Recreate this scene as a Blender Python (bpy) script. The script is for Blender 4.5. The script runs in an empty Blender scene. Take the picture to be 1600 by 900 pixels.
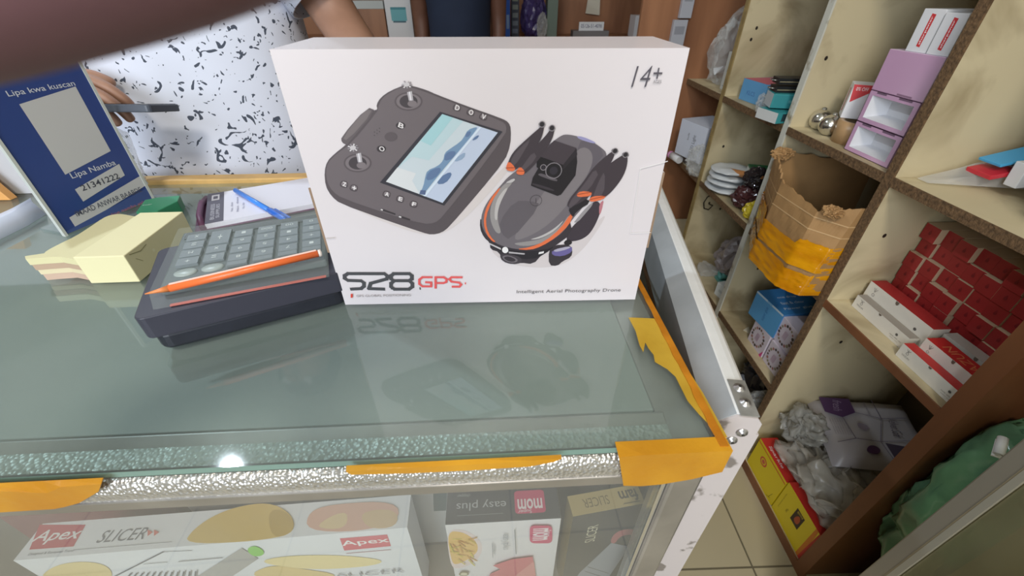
import bpy, bmesh, math, random
from mathutils import Vector, Matrix, noise
random.seed(7)
S = bpy.context.scene
COL = S.collection

# ---------------------------------------------------------------- camera, world, lights, exposure
PITCH, YAW, FPX, EYE = math.radians(35.86), math.radians(1.71), 650.0, 1.215
RT = Vector((math.cos(YAW), -math.sin(YAW), 0))
HD = Vector((math.sin(YAW), math.cos(YAW), 0))
ZZ = Vector((0, 0, 1))
FW = HD * math.cos(PITCH) - ZZ * math.sin(PITCH)
UP = HD * math.sin(PITCH) + ZZ * math.cos(PITCH)
CAM = Vector((0, 0, EYE))
cd = bpy.data.cameras.new('camera'); cam = bpy.data.objects.new('camera', cd); COL.objects.link(cam)
cam.matrix_world = Matrix((( RT.x, UP.x, -FW.x, CAM.x), (RT.y, UP.y, -FW.y, CAM.y), (RT.z, UP.z, -FW.z, CAM.z), (0, 0, 0, 1)))
cd.sensor_width = 36; cd.lens = 36 * FPX / 1600; cd.clip_start = 0.004; cd.clip_end = 50
cd.dof.use_dof = True; cd.dof.focus_distance = 0.5; cd.dof.aperture_fstop = 11
S.camera = cam
def P(x, y, ax, v):                                   # where the sight line of a picture point meets a real plane
    d = FW + RT * ((x - 800) / FPX) - UP * ((y - 450) / FPX)
    i = 'xyz'.index(ax)
    return CAM + d * ((v - CAM[i]) / d[i])

S.view_settings.view_transform = 'Standard'; S.view_settings.look = 'None'
S.view_settings.exposure = -0.14; S.view_settings.gamma = 1.0; S.view_settings.use_curve_mapping = False
W = bpy.data.worlds.new('world'); S.world = W; W.use_nodes = True
W.node_tree.nodes['Background'].inputs[0].default_value = (0.80, 0.90, 1.0, 1)
W.node_tree.nodes['Background'].inputs[1].default_value = 0.19

def area(name, loc, target, size, size_y, power, col):
    l = bpy.data.lights.new(name, 'AREA'); l.shape = 'RECTANGLE'; l.size = size; l.size_y = size_y
    l.energy = power; l.color = col
    o = bpy.data.objects.new(name, l); COL.objects.link(o); o.location = loc
    o.rotation_euler = (Vector(target) - Vector(loc)).to_track_quat('-Z', 'Y').to_euler()
    return o
area('shopfront_daylight', (-1.05, -2.0, 1.9), (-0.3, 0.6, 1.0), 1.5, 1.6, 66, (0.84, 0.91, 1.0))
area('ceiling_lamp', (0.0, -0.9, 2.5), (0.3, 0.6, 0.9), 0.34, 0.26, 21, (1.0, 0.92, 0.80))
area('back_lamp', (-1.35, 1.19, 2.60), (-0.6, 0.9, 0.5), 0.05, 0.05, 15, (0.78, 0.89, 1.0))

# ---------------------------------------------------------------- materials
def lin(c):
    return tuple((v / 255 / 12.92) if v / 255 <= 0.04045 else ((v / 255 + 0.055) / 1.055) ** 2.4 for v in c)
MC = {}
def mat(name, rgb, rough=0.55, metal=0.0, vary=0.0, vscale=8.0, bump=0.0, bscale=60.0, rgb2=None, lo=0.35, hi=0.65,
        stretch=None, coat=0.0, btype='noise', alpha=1.0, spec=0.5, detail=4.0, dist=0.0):
    if name in MC: return MC[name]
    m = bpy.data.materials.new(name); m.use_nodes = True; MC[name] = m
    nt = m.node_tree; N = nt.nodes; L = nt.links; b = N['Principled BSDF']
    c = lin(rgb)
    b.inputs['Base Color'].default_value = (*c, 1); b.inputs['Roughness'].default_value = rough
    b.inputs['Metallic'].default_value = metal; b.inputs['Coat Weight'].default_value = coat
    b.inputs['Specular IOR Level'].default_value = spec
    tc = N.new('ShaderNodeTexCoord'); mp = N.new('ShaderNodeMapping'); L.new(tc.outputs['Object'], mp.inputs[0])
    if stretch: mp.inputs['Scale'].default_value = stretch
    if vary or rgb2:
        n = N.new('ShaderNodeTexNoise'); n.inputs['Scale'].default_value = vscale; n.inputs['Detail'].default_value = detail
        n.inputs['Distortion'].default_value = dist
        L.new(mp.outputs[0], n.inputs['Vector'])
        r = N.new('ShaderNodeValToRGB'); r.color_ramp.elements[0].position = lo; r.color_ramp.elements[1].position = hi
        c2 = lin(rgb2) if rgb2 else tuple(v * (1 - vary) for v in c)
        r.color_ramp.elements[0].color = (*c2, 1); r.color_ramp.elements[1].color = (*c, 1)
        L.new(n.outputs[0], r.inputs[0]); L.new(r.outputs[0], b.inputs['Base Color'])
    if bump:
        if btype == 'noise':
            n2 = N.new('ShaderNodeTexNoise'); n2.inputs['Detail'].default_value = 5
        else:
            n2 = N.new('ShaderNodeTexVoronoi')
        n2.inputs['Scale'].default_value = bscale; L.new(mp.outputs[0], n2.inputs['Vector'])
        bp = N.new('ShaderNodeBump'); bp.inputs['Strength'].default_value = bump; bp.inputs['Distance'].default_value = 0.004
        L.new(n2.outputs[0], bp.inputs['Height']); L.new(bp.outputs[0], b.inputs['Normal'])
    if alpha < 1:
        t = N.new('ShaderNodeBsdfTransparent'); mx = N.new('ShaderNodeMixShader'); mx.inputs[0].default_value = alpha
        L.new(t.outputs[0], mx.inputs[1]); L.new(b.outputs[0], mx.inputs[2])
        L.new(mx.outputs[0], N['Material Output'].inputs[0])
    return m
def glass(name, tint, dust_haze, dust_haze_col, rough=0.02):
    if name in MC: return MC[name]
    m = bpy.data.materials.new(name); m.use_nodes = True; MC[name] = m
    N = m.node_tree.nodes; L = m.node_tree.links; N.remove(N['Principled BSDF'])
    t = N.new('ShaderNodeBsdfTransparent'); t.inputs[0].default_value = (*lin(tint), 1)
    d = N.new('ShaderNodeBsdfDiffuse'); d.inputs[0].default_value = (*lin(dust_haze_col), 1)
    g = N.new('ShaderNodeBsdfGlossy'); g.inputs['Roughness'].default_value = rough
    m1 = N.new('ShaderNodeMixShader'); L.new(t.outputs[0], m1.inputs[1]); L.new(d.outputs[0], m1.inputs[2])
    tc = N.new('ShaderNodeTexCoord'); nz = N.new('ShaderNodeTexNoise'); nz.inputs['Scale'].default_value = 7; nz.inputs['Detail'].default_value = 6
    L.new(tc.outputs['Object'], nz.inputs['Vector'])
    mr = N.new('ShaderNodeMapRange'); mr.inputs[1].default_value = 0.3; mr.inputs[2].default_value = 0.7
    mr.inputs[3].default_value = dust_haze * 0.6; mr.inputs[4].default_value = dust_haze * 1.4
    L.new(nz.outputs[0], mr.inputs[0]); L.new(mr.outputs[0], m1.inputs[0])
    lw = N.new('ShaderNodeFresnel'); lw.inputs[0].default_value = 1.65
    ge = N.new('ShaderNodeNewGeometry'); iv = N.new('ShaderNodeMath'); iv.operation = 'SUBTRACT'; iv.inputs[0].default_value = 1.0; L.new(ge.outputs['Backfacing'], iv.inputs[1])
    mu = N.new('ShaderNodeMath'); mu.operation = 'MULTIPLY'; L.new(lw.outputs[0], mu.inputs[0]); L.new(iv.outputs[0], mu.inputs[1])
    m2 = N.new('ShaderNodeMixShader'); L.new(mu.outputs[0], m2.inputs[0]); L.new(m1.outputs[0], m2.inputs[1]); L.new(g.outputs[0], m2.inputs[2])
    L.new(m2.outputs[0], N['Material Output'].inputs[0])
    return m
def C(*rgb, rough=0.5):
    return mat('print_%d_%d_%d' % rgb, rgb, rough)
WHITE = mat('white_card', (226, 226, 228), 0.45)
PLASTIC = mat('clear_plastic_film', (222, 224, 222), 0.18, alpha=0.28)
MILKY = mat('milky_plastic_film', (216, 210, 198), 0.14, alpha=0.42, bump=0.4, bscale=40)
CREAM = mat('cream_painted_board', (206, 192, 156), 0.6, rgb2=(150, 132, 98), vscale=6, lo=0.30, hi=0.56, dist=0.6, bump=0.1, bscale=30)
CHIP = mat('raw_chipboard_edge', (120, 92, 62), 0.8, vary=0.5, vscale=150, bump=0.5, bscale=200)
WOOD = mat('brown_varnished_wood', (170, 120, 86), 0.4, rgb2=(124, 82, 56), vscale=9, stretch=(1, 1, 0.12), lo=0.3, hi=0.7)
DWOOD = mat('dark_brown_wood', (142, 92, 58), 0.5, rgb2=(100, 62, 40), vscale=6, stretch=(1, 1, 0.2), lo=0.3, hi=0.7)
SILVER = mat('worn_aluminium', (190, 188, 186), 0.35, 0.75, vary=0.25, vscale=14)
CRACK = mat('crackled_silver_foil', (200, 198, 192), 0.3, 0.7, bump=0.4, bscale=380, btype='vor')
TAPE = mat('yellow_packing_tape', (208, 152, 36), 0.28, rgb2=(182, 122, 24), vscale=14, lo=0.3, hi=0.7, bump=0.35, bscale=35)
SKIN = mat('brown_skin', (168, 128, 106), 0.5, vary=0.15, vscale=20)
DSKIN = mat('dark_brown_skin', (122, 84, 68), 0.5, vary=0.15, vscale=20)

# ---------------------------------------------------------------- mesh helpers
def tag(o, label, cat, group=None, kind=None):
    o['label'] = label; o['category'] = cat
    if group: o['group'] = group
    if kind: o['kind'] = kind
    return o
def thing(name, label, cat, loc=(0, 0, 0), rot=(0, 0, 0), group=None):
    o = bpy.data.objects.new(name, None); COL.objects.link(o); o.empty_display_size = 0.02
    o.location = loc; o.rotation_euler = rot
    return tag(o, label, cat, group)
TXT = {}
def text_geo(s, bold=0.0):
    k = (s, bold)
    if k not in TXT:
        c = bpy.data.curves.new('t', 'FONT'); c.body = s; c.resolution_u = 3; c.offset = bold
        o = bpy.data.objects.new('t', c); COL.objects.link(o)
        me = o.to_mesh()
        vs = [(v.co.x, v.co.y) for v in me.vertices]; fs = [tuple(p.vertices) for p in me.polygons]
        o.to_mesh_clear(); bpy.data.objects.remove(o); bpy.data.curves.remove(c)
        x0 = min(v[0] for v in vs); x1 = max(v[0] for v in vs); y0 = min(v[1] for v in vs); y1 = max(v[1] for v in vs)
        TXT[k] = ([(x - x0, y - y0) for x, y in vs], fs, x1 - x0, y1 - y0)
    return TXT[k]
class MB:
    def __init__(s): s.v = []; s.f = []; s.m = []; s.mats = []; s.sm = []; s.M = None
    def mi(s, m):
        if m not in s.mats: s.mats.append(m)
        return s.mats.index(m)
    def add(s, vs, fs, m, smooth=False):
        n = len(s.v); i = s.mi(m)
        s.v += [tuple(s.M @ Vector(v)) if s.M else tuple(v) for v in vs]
        for f in fs: s.f.append(tuple(n + k for k in f)); s.m.append(i); s.sm.append(smooth)
        return s
    def box(s, x0, x1, y0, y1, z0, z1, m, faces=None):
        vs = [(x0, y0, z0), (x1, y0, z0), (x1, y1, z0), (x0, y1, z0), (x0, y0, z1), (x1, y0, z1), (x1, y1, z1), (x0, y1, z1)]
        F = dict(bottom=(0, 3, 2, 1), top=(4, 5, 6, 7), front=(0, 1, 5, 4), right=(1, 2, 6, 5), back=(2, 3, 7, 6), left=(3, 0, 4, 7))
        n = len(s.v); s.v += [tuple(s.M @ Vector(v)) if s.M else v for v in vs]
        for k, f in F.items():
            s.f.append(tuple(n + q for q in f)); s.m.append(s.mi((faces or {}).get(k, m))); s.sm.append(False)
        return s
    def poly(s, pts, m): return s.add(pts, [tuple(range(len(pts)))], m)
    def prism(s, pts, d, m, mside=None):              # planar outline pushed along d
        d = Vector(d); n = len(pts); a = [Vector(p) for p in pts]; b = [p + d for p in a]
        s.add(a + b, [tuple(range(n))[::-1], tuple(range(n, 2 * n))], m)
        s.f += []; base = len(s.v) - 2 * n; k = s.mi(mside or m)
        for i in range(n):
            j = (i + 1) % n; s.f.append((base + i, base + j, base + n + j, base + n + i)); s.m.append(k); s.sm.append(False)
        return s
    def tube(s, path, r, m, n=10, cap=True, flat=1.0):
        P_ = [Vector(p) for p in path]; R = r if isinstance(r, (list, tuple)) else [r] * len(P_)
        vs = []; fs = []; u = None
        for i, p in enumerate(P_):
            t = (P_[min(i + 1, len(P_) - 1)] - P_[max(i - 1, 0)]).normalized()
            if u is None:
                u = t.orthogonal().normalized() if abs(t.z) > 0.9 else t.cross(ZZ).normalized()
            u = (u - t * u.dot(t)).normalized(); w = t.cross(u)
            for k in range(n):
                a = 2 * math.pi * k / n; vs.append(p + (u * math.cos(a) + w * math.sin(a) * flat) * R[i])
        for i in range(len(P_) - 1):
            for k in range(n):
                k2 = (k + 1) % n; fs.append((i * n + k, i * n + k2, (i + 1) * n + k2, (i + 1) * n + k))
        s.add(vs, fs, m, True)
        if cap:
            base = len(s.v) - len(vs); q = s.mi(m)
            s.f += [tuple(base + k for k in range(n))[::-1], tuple(base + (len(P_) - 1) * n + k for k in range(n))]; s.m += [q, q]; s.sm += [False, False]
        return s
    def lathe(s, prof, m, n=20, c=(0, 0, 0), sx=1, sy=1):
        vs = []; fs = []
        for r, z in prof:
            for k in range(n):
                a = 2 * math.pi * k / n; vs.append((c[0] + r * math.cos(a) * sx, c[1] + r * math.sin(a) * sy, c[2] + z))
        for i in range(len(prof) - 1):
            for k in range(n):
                k2 = (k + 1) % n; fs.append((i * n + k, i * n + k2, (i + 1) * n + k2, (i + 1) * n + k))
        return s.add(vs, fs, m, True)
    def loft(s, rings, m, n=28, p=2.0):               # rings (cx, cy, z, rx, ry), superellipse exponent p
        vs = []; fs = []
        for cx, cy, z, rx, ry in rings:
            for k in range(n):
                a = 2 * math.pi * k / n; c_, s_ = math.cos(a), math.sin(a)
                vs.append((cx + rx * math.copysign(abs(c_) ** (2 / p), c_), cy + ry * math.copysign(abs(s_) ** (2 / p), s_), z))
        for i in range(len(rings) - 1):
            for k in range(n):
                k2 = (k + 1) % n; fs.append((i * n + k, i * n + k2, (i + 1) * n + k2, (i + 1) * n + k))
        fs += [tuple(range(n))[::-1], tuple(range((len(rings) - 1) * n, len(rings) * n))]
        return s.add(vs, fs, m, True)
    def build(s, name, parent=None, loc=None, rot=None, bevel=0, seg=2, weld=False):
        me = bpy.data.meshes.new(name); me.from_pydata([tuple(v) for v in s.v], [], s.f)
        for m in s.mats: me.materials.append(m)
        me.polygons.foreach_set('material_index', s.m); me.polygons.foreach_set('use_smooth', s.sm); me.update()
        o = bpy.data.objects.new(name, me); COL.objects.link(o)
        if parent: o.parent = parent
        if loc: o.location = loc
        if rot: o.rotation_euler = rot
        if bevel:
            b = o.modifiers.new('bevel', 'BEVEL'); b.width = bevel; b.segments = seg; b.limit_method = 'ANGLE'; b.angle_limit = 0.6
        return o
class Face:                                           # a printable plane: origin, u, v, normal, width, height
    def __init__(s, mb, O, U, V, N, w, h): s.mb = mb; s.O = Vector(O); s.U = Vector(U); s.V = Vector(V); s.N = Vector(N); s.w = w; s.h = h; s.lay = 0; s.cnt = 0
    def at(s, u, v): return s.O + s.U * (u * s.w) + s.V * (v * s.h) + s.N * (0.0002 + 0.00007 * s.lay + 0.000008 * (s.cnt % 8))
    def poly(s, pts, m, lay=None):
        if lay is not None: s.lay = lay
        s.cnt += 1; s.mb.poly([s.at(*p) for p in pts], m); s.lay += 1; return s
    def rect(s, u0, u1, v0, v1, m): return s.poly([(u0, v0), (u1, v0), (u1, v1), (u0, v1)], m)
    def disc(s, u, v, ru, m, rv=None, n=18):
        rv = rv or ru * s.w / s.h
        return s.poly([(u + ru * math.cos(2 * math.pi * k / n), v + rv * math.sin(2 * math.pi * k / n)) for k in range(n)], m)
    def ring(s, u, v, ru, t, m, n=20):
        rv = ru * s.w / s.h; q = 1 - t
        for k in range(n):
            a, b = 2 * math.pi * k / n, 2 * math.pi * (k + 1) / n
            s.mb.poly([s.at(u + ru * math.cos(a), v + rv * math.sin(a)), s.at(u + ru * math.cos(b), v + rv * math.sin(b)),
                       s.at(u + ru * q * math.cos(b), v + rv * q * math.sin(b)), s.at(u + ru * q * math.cos(a), v + rv * q * math.sin(a))], m)
        s.lay += 1; return s
    def text(s, t, u, v, w=None, h=None, m=None, rot=0, bold=0.0, shear=0.0):   # box w x h (fractions of the face), centred at u,v
        vs, fs, tw, thh = text_geo(t, bold)
        W_ = w * s.w if w else None; H_ = h * s.h if h else None
        if rot in (90, 270): W_, H_ = (w * s.h if w else None), (h * s.w if h else None)
        sx = W_ / tw if W_ else H_ / thh
        sy = H_ / thh if H_ else sx
        a = math.radians(rot); c_, s_ = math.cos(a), math.sin(a); o = s.at(u, v); out = []
        for x, y in vs:
            x = (x - tw / 2) * sx; y = (y - thh / 2) * sy; x += shear * y
            out.append(o + s.U * (x * c_ - y * s_) + s.V * (x * s_ + y * c_))
        s.mb.add(out, fs, m); s.lay += 1; return s
    def stroke(s, pts, wd, m):
        for (a, b) in zip(pts, pts[1:]):
            s.cnt += 1; A = s.at(*a); B = s.at(*b); d = (B - A)
            if d.length < 1e-7: continue
            d.normalize(); q = d.cross(s.N) * (wd / 2); e = d * (wd * 0.35)
            s.mb.poly([A - q - e, B - q + e, B + q + e, A + q - e], m)
        s.lay += 1; return s
def faces_of(mb, w, d, h):
    return dict(front=Face(mb, (-w / 2, -d / 2, 0), (1, 0, 0), (0, 0, 1), (0, -1, 0), w, h),
                left=Face(mb, (-w / 2, d / 2, 0), (0, -1, 0), (0, 0, 1), (-1, 0, 0), d, h),
                right=Face(mb, (w / 2, -d / 2, 0), (0, 1, 0), (0, 0, 1), (1, 0, 0), d, h),
                top=Face(mb, (-w / 2, -d / 2, h), (1, 0, 0), (0, 1, 0), (0, 0, 1), w, d),
                topl=Face(mb, (-w / 2, d / 2, h), (0, -1, 0), (1, 0, 0), (0, 0, 1), d, w))
def carton(name, label, cat, size, loc, rot=(0, 0, 0), m=WHITE, faces=None, art=None, group=None, bevel=0.0008):
    w, d, h = size; mb = MB(); mb.box(-w / 2, w / 2, -d / 2, d / 2, 0, h, m, faces)
    if art: art(faces_of(mb, w, d, h))
    return tag(mb.build(name, None, loc, rot, bevel), label, cat, group)
def chaikin(pts, n=2, closed=True):
    for _ in range(n):
        q = []
        for i in range(len(pts) if closed else len(pts) - 1):
            a, b = pts[i], pts[(i + 1) % len(pts)]
            q += [(0.75 * a[0] + 0.25 * b[0], 0.75 * a[1] + 0.25 * b[1]), (0.25 * a[0] + 0.75 * b[0], 0.25 * a[1] + 0.75 * b[1])]
        pts = q
    return pts
def struct(o): o['kind'] = 'structure'; return o
def ico(sub):
    bm = bmesh.new(); bmesh.ops.create_icosphere(bm, subdivisions=sub, radius=1.0)
    vs = [v.co.copy() for v in bm.verts]; fs = [tuple(v.index for v in f.verts) for f in bm.faces]; bm.free(); return vs, fs
def crumple(mb, c, r, m, seed=0, amp=0.35, freq=2.2, sub=4, floor=None, smooth=False, xmin=None, yclamp=None):
    vs, fs = ico(sub); out = []; off = Vector((seed * 7.3, seed * 3.1, seed * 1.7))
    rm = (r[0] * r[1] * r[2]) ** (1 / 3)
    for v in vs:
        q = v * freq * 0.8 + off
        k = 1 + amp * 0.45 * (noise.noise(q * 0.9) + 0.5 * noise.noise(q * 2.1))
        n1, n2, n3 = noise.noise_vector(q * 1.3), noise.noise_vector(q * 3.1), noise.noise_vector(q * 6.3)
        w = 1 - 2 * abs(noise.noise(q * 2.2 + n1 * 0.8))           # sharp creases
        dd = (n1 * 0.55 + n2 * 0.28 + n3 * 0.10) * (amp * rm) + v * (amp * rm * 0.38 * (w - 0.5))
        p = Vector((v.x * r[0] * k, v.y * r[1] * k, v.z * r[2] * k)) + dd + Vector(c)
        if floor is not None and p.z < floor: p.z = floor + 0.0006 + 0.001 * abs(noise.noise(q * 3))
        if xmin is not None and p.x < xmin: p.x = xmin
        if yclamp: p.y = min(max(p.y, yclamp[0] + 0.002 * abs(noise.noise(q))), yclamp[1])
        out.append(p)
    return mb.add(out, fs, m, smooth)
def skin(name, joints, edges, m, root, parent=None, sub=2):
    me = bpy.data.meshes.new(name); me.from_pydata([j[:3] for j in joints], edges, []); me.update()
    o = bpy.data.objects.new(name, me); COL.objects.link(o)
    o.modifiers.new('skin', 'SKIN').use_smooth_shade = True
    if not me.skin_vertices: me.attributes
    sv = me.skin_vertices[0].data if me.skin_vertices else None
    if sv is None:
        bm = bmesh.new(); bm.from_mesh(me); bm.verts.layers.skin.verify(); bm.to_mesh(me); bm.free(); sv = me.skin_vertices[0].data
    for i, j in enumerate(joints):
        r = j[3]; sv[i].radius = r if isinstance(r, tuple) else (r, r); sv[i].use_root = (i == root)
    ss = o.modifiers.new('sub', 'SUBSURF'); ss.levels = sub; ss.render_levels = sub
    me.materials.append(m)
    if parent: o.parent = parent
    return o

# ---------------------------------------------------------------- room
def tilemat():
    m = bpy.data.materials.new('beige_floor_tiles'); m.use_nodes = True
    N = m.node_tree.nodes; L = m.node_tree.links; b = N['Principled BSDF']
    tc = N.new('ShaderNodeTexCoord'); mp = N.new('ShaderNodeMapping'); L.new(tc.outputs['Object'], mp.inputs[0]); mp.inputs['Location'].default_value = (-0.035, -0.13, 0)
    br = N.new('ShaderNodeTexBrick'); br.offset = 0; br.inputs['Scale'].default_value = 1
    br.inputs['Brick Width'].default_value = 0.3; br.inputs['Row Height'].default_value = 0.3; br.inputs['Mortar Size'].default_value = 0.0025
    br.inputs['Color1'].default_value = (*lin((190, 178, 146)), 1); br.inputs['Color2'].default_value = (*lin((180, 168, 138)), 1)
    br.inputs['Mortar'].default_value = (*lin((112, 104, 84)), 1)
    L.new(mp.outputs[0], br.inputs[0]); L.new(br.outputs[0], b.inputs['Base Color']); b.inputs['Roughness'].default_value = 0.35
    return m
WALL = mat('grey_cream_wall_paint', (196, 190, 176), 0.8, vary=0.1, vscale=3)
mb = MB(); mb.box(-2.6, 1.3, -2.2, 3.38, -0.06, 0.0, tilemat()); struct(mb.build('floor'))
mb = MB(); mb.box(-2.6, 1.3, 3.30, 3.38, 0, 2.7, WOOD); struct(mb.build('wall_back'))
mb = MB(); mb.box(1.22, 1.3, -2.2, 3.30, 0, 2.7, WALL); struct(mb.build('wall_right'))
mb = MB(); mb.box(-2.68, -2.6, -2.2, 3.38, 0, 2.7, WALL); struct(mb.build('wall_left'))
mb = MB(); mb.box(-2.68, 1.3, -2.2, 3.38, 2.7, 2.78, mat('ceiling_paint', (205, 204, 198), 0.8)); struct(mb.build('ceiling'))

# ---------------------------------------------------------------- pigeonhole shelving on the right
XF, XB = 0.74, 1.12
SH = (0.03, 0.318, 0.635, 0.925, 1.36, 1.70)          # shelf tops
DV = (0.06, 0.40, 0.735, 1.085, 1.46)                  # divider near faces
unit = thing('shelving_unit', 'tall cream painted pigeonhole shelving with brown board edges along the right wall', 'shelves', (XF, 0, 0))
def divider(y, edge, t=0.018, z0=0.0):
    mb = MB(); mb.box(0.004, XB - XF, y, y + t, z0, 1.72, CREAM if y != 0.40 else CREAM)
    if y == 0.40:
        mb = MB(); mb.box(0.004, XB - XF, y, y + t, z0, 1.72, CREAM, dict(front=DWOOD))
    if edge is CREAM:
        g = Face(mb, (0, y, 0), (1, 0, 0), (0, 0, 1), (0, -1, 0), XB - XF, 1.72)
    return mb.build('divider', unit)
WEDGE = mat('chipped_white_edge', (205, 204, 192), 0.5, rgb2=(150, 138, 112), vscale=25, lo=0.3, hi=0.42)
for i, y in enumerate(DV):
    dv = divider(y, None)
    mb = MB(); em = (CHIP, DWOOD, CHIP, WEDGE, mat('tan_board_edge', (158, 136, 88), 0.6, vary=0.3, vscale=40))[i]
    mb.box(0.0, 0.004, y, y + (0.03 if i == 1 else 0.02), 0.0, 1.72, em); mb.build('edge_band', dv)
    # old screw holes in the boards
    k = {3: ((0.10, 0.873), (0.16, 0.862), (0.075, 0.49), (0.03, 1.08)), 4: ((0.05, 0.76), (0.045, 1.115), (0.038, 1.085), (0.11, 0.52), (0.06, 0.545))}.get(i, ((0.05, 0.8), (0.1, 0.5)))
    for hx, hz in k:
        mb = MB(); mb.poly([(hx + 0.004 * math.cos(a * 0.7), y - 0.0004, hz + 0.005 * math.sin(a * 0.7)) for a in range(9)], C(40, 32, 26))
        mb.build('screw_hole', dv)
for zt in SH:
    for i, y in enumerate(DV):
        if (zt == 0.318 and i < 2) or (zt == 0.635 and i == 0): continue
        y1 = DV[i + 1] if i < 4 else 1.78
        mb = MB(); mb.box(0.004, XB - XF, y + 0.0185, y1 - 0.0005, zt - 0.018, zt, CREAM)
        sh = mb.build('shelf', unit)
        em = DWOOD if (zt == 0.635 and i == 1) or zt == 0.03 else CHIP
        mb = MB(); mb.box(0.0005, 0.004, y + 0.0185, y1 - 0.0005, zt - (0.018 if zt != 0.03 else 0.03), zt, em); mb.build('edge_band', sh)
mb = MB(); mb.box(XB - XF, XB - XF + 0.006, 0.06, 1.78, 0.0, 1.72, mat('shelf_back_board', (120, 104, 78), 0.8, vary=0.4, vscale=5)); mb.build('back_panel', unit)
mb = MB(); mb.box(-0.22, XB - XF, 1.781, 1.80, 0.0, 2.2, WOOD); mb.build('end_panel', unit)
# the letter chalked on the far divider
mb = MB(); fc = Face(mb, (0, 1.46, 0.32), (1, 0, 0), (0, 0, 1), (0, -1, 0), 0.38, 0.29); fc.lay = 4
fc.stroke([(0.20, 0.86), (0.16, 0.9), (0.12, 0.86), (0.10, 0.78), (0.12, 0.70), (0.17, 0.68), (0.20, 0.74), (0.16, 0.76)], 0.005, C(60, 50, 36)); mb.build('painted_letter', unit)

# ---------------------------------------------------------------- back of the shop: wall shelf and what stands on it
bs = thing('wall_shelf', 'long brown wooden wall shelf at the back of the shop', 'shelf', (0, 3.30, 0.96))
mb = MB(); mb.box(-1.6, 1.1, -0.36, -0.001, -0.02, 0, WOOD); mb.build('shelf_board', bs)
for x in (-1.5, -0.6, 0.3):
    mb = MB(); mb.prism([(x, -0.001, -0.02), (x, -0.30, -0.02), (x, -0.27, -0.05), (x, -0.04, -0.26), (x, -0.001, -0.26)], (0.02, 0, 0), DWOOD); mb.build('bracket', bs)
YB = 2.2
def bx(px0, px1, y): return P(px0, 30, 'y', y).x, P(px1, 30, 'y', y).x
def wall_item(name, label, cat, px0, px1, h, m, d=0.13, y=3.0, art=None, rot=0):
    x0, x1 = bx(px0, px1, y)
    return carton(name, label, cat, (x1 - x0, d, h), ((x0 + x1) / 2, y + d / 2, 0.9605), (0, 0, rot), m, None, art)
def art_mug(f):
    a = f['front']; a.rect(0.2, 0.8, 0.30, 0.52, C(110, 178, 186)); a.rect(0.25, 0.75, 0.27, 0.30, C(80, 110, 124)); a.rect(0.2, 0.8, 0.49, 0.53, C(70, 140, 150))
    a.rect(0.1, 0.9, 0.75, 0.755, C(214, 120, 130)); a.rect(0.18, 0.8, 0.72, 0.728, C(214, 120, 130)); a.rect(0.12, 0.9, 0.78, 0.79, C(214, 120, 130))
wall_item('product_box', 'tall white box with a teal cup picture on the back shelf', 'box', 604, 644, 0.30, WHITE, art=art_mug)
wall_item('wooden_box', 'brown wooden box on the back shelf beside the forearm of the shopkeeper', 'box', 560, 602, 0.15, WOOD)
wall_item('pale_box', 'low pale grey box lying on top of the brown wooden box at the back', 'box', 556, 602, 0.04, mat('pale_grey_card', (190, 194, 192)), y=3.0).location.z = 0.9605 + 0.1505
BLUE = mat('blue_card', (62, 108, 206), 0.4)
def art_blue(f):
    a = f['front']; a.rect(0.1, 0.5, 0.1, 0.9, C(120, 160, 226)); a.rect(0.6, 0.9, 0.2, 0.5, C(150, 180, 220)); a.rect(0.15, 0.45, 0.5, 0.6, C(60, 90, 180))
wall_item('blue_box', 'bright blue box standing on the back shelf right of the navy shirt', 'box', 783, 797, 0.24, BLUE, art=art_blue)
def art_dark(f):
    a = f['front']
    for k in range(5): a.rect(0.15, 0.85, 0.1 + 0.17 * k, 0.2 + 0.17 * k, C(96 + 8 * k, 104 + 8 * k, 124))
wall_item('patterned_box', 'dark box with pale squares between the blue box and purple bag', 'box', 799, 811, 0.24, mat('slate_card', (54, 60, 76)), art=art_dark)
x0, x1 = bx(814, 852, 3.05); mb = MB(); crumple(mb, ((x0 + x1) / 2, 3.08, 1.08), (0.075, 0.07, 0.125), mat('purple_foil_bag', (74, 62, 112), 0.3), 3, 0.3, 2.4, floor=0.961)
tag(mb.build('plastic_bag'), 'shiny dark purple plastic bag on the back shelf', 'bag')
wall_item('green_folder', 'upright grey green folder leaning on the back shelf', 'folder', 855, 871, 0.26, mat('grey_green_card', (112, 128, 116)), d=0.14)
x0, x1 = bx(842, 853, 2.97); mb = MB(); crumple(mb, ((x0 + x1) / 2, 2.972, 1.02), (0.028, 0.022, 0.075), PLASTIC, 9, 0.4, 3, floor=0.961)
tag(mb.build('clear_bag'), 'small twisted clear plastic bag before the purple bag', 'bag')
mb = MB(); x0, x1 = bx(914, 936, 3.28)
mb.prism([(x0, 3.285, 1.075), (x1, 3.285, 1.065), (x1 - 0.02, 3.285, 1.36), (x0 + 0.03, 3.285, 1.36)], (0, -0.006, 0), mat('cream_paper', (214, 208, 190)))
mb.tube([((x0 + x1) / 2, 3.282, 1.36), ((x0 + x1) / 2, 3.282, 1.42)], 0.002, C(90, 80, 70)); tag(mb.build('paper_tag'), 'cream paper envelope hanging on the brown back wall', 'paper')
def art_note(f): f['front'].text('05126-51-4096', 0.5, 0.55, 0.85, 0.45, C(70, 74, 110))
x0, x1 = bx(906, 945, 2.95)
carton('price_label', 'small white paper label with handwritten numbers on the back shelf edge', 'label', (x1 - x0, 0.012, 0.045), ((x0 + x1) / 2, 2.962, 1.0008), (0, 0, 0), WHITE, None, art_note)
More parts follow.
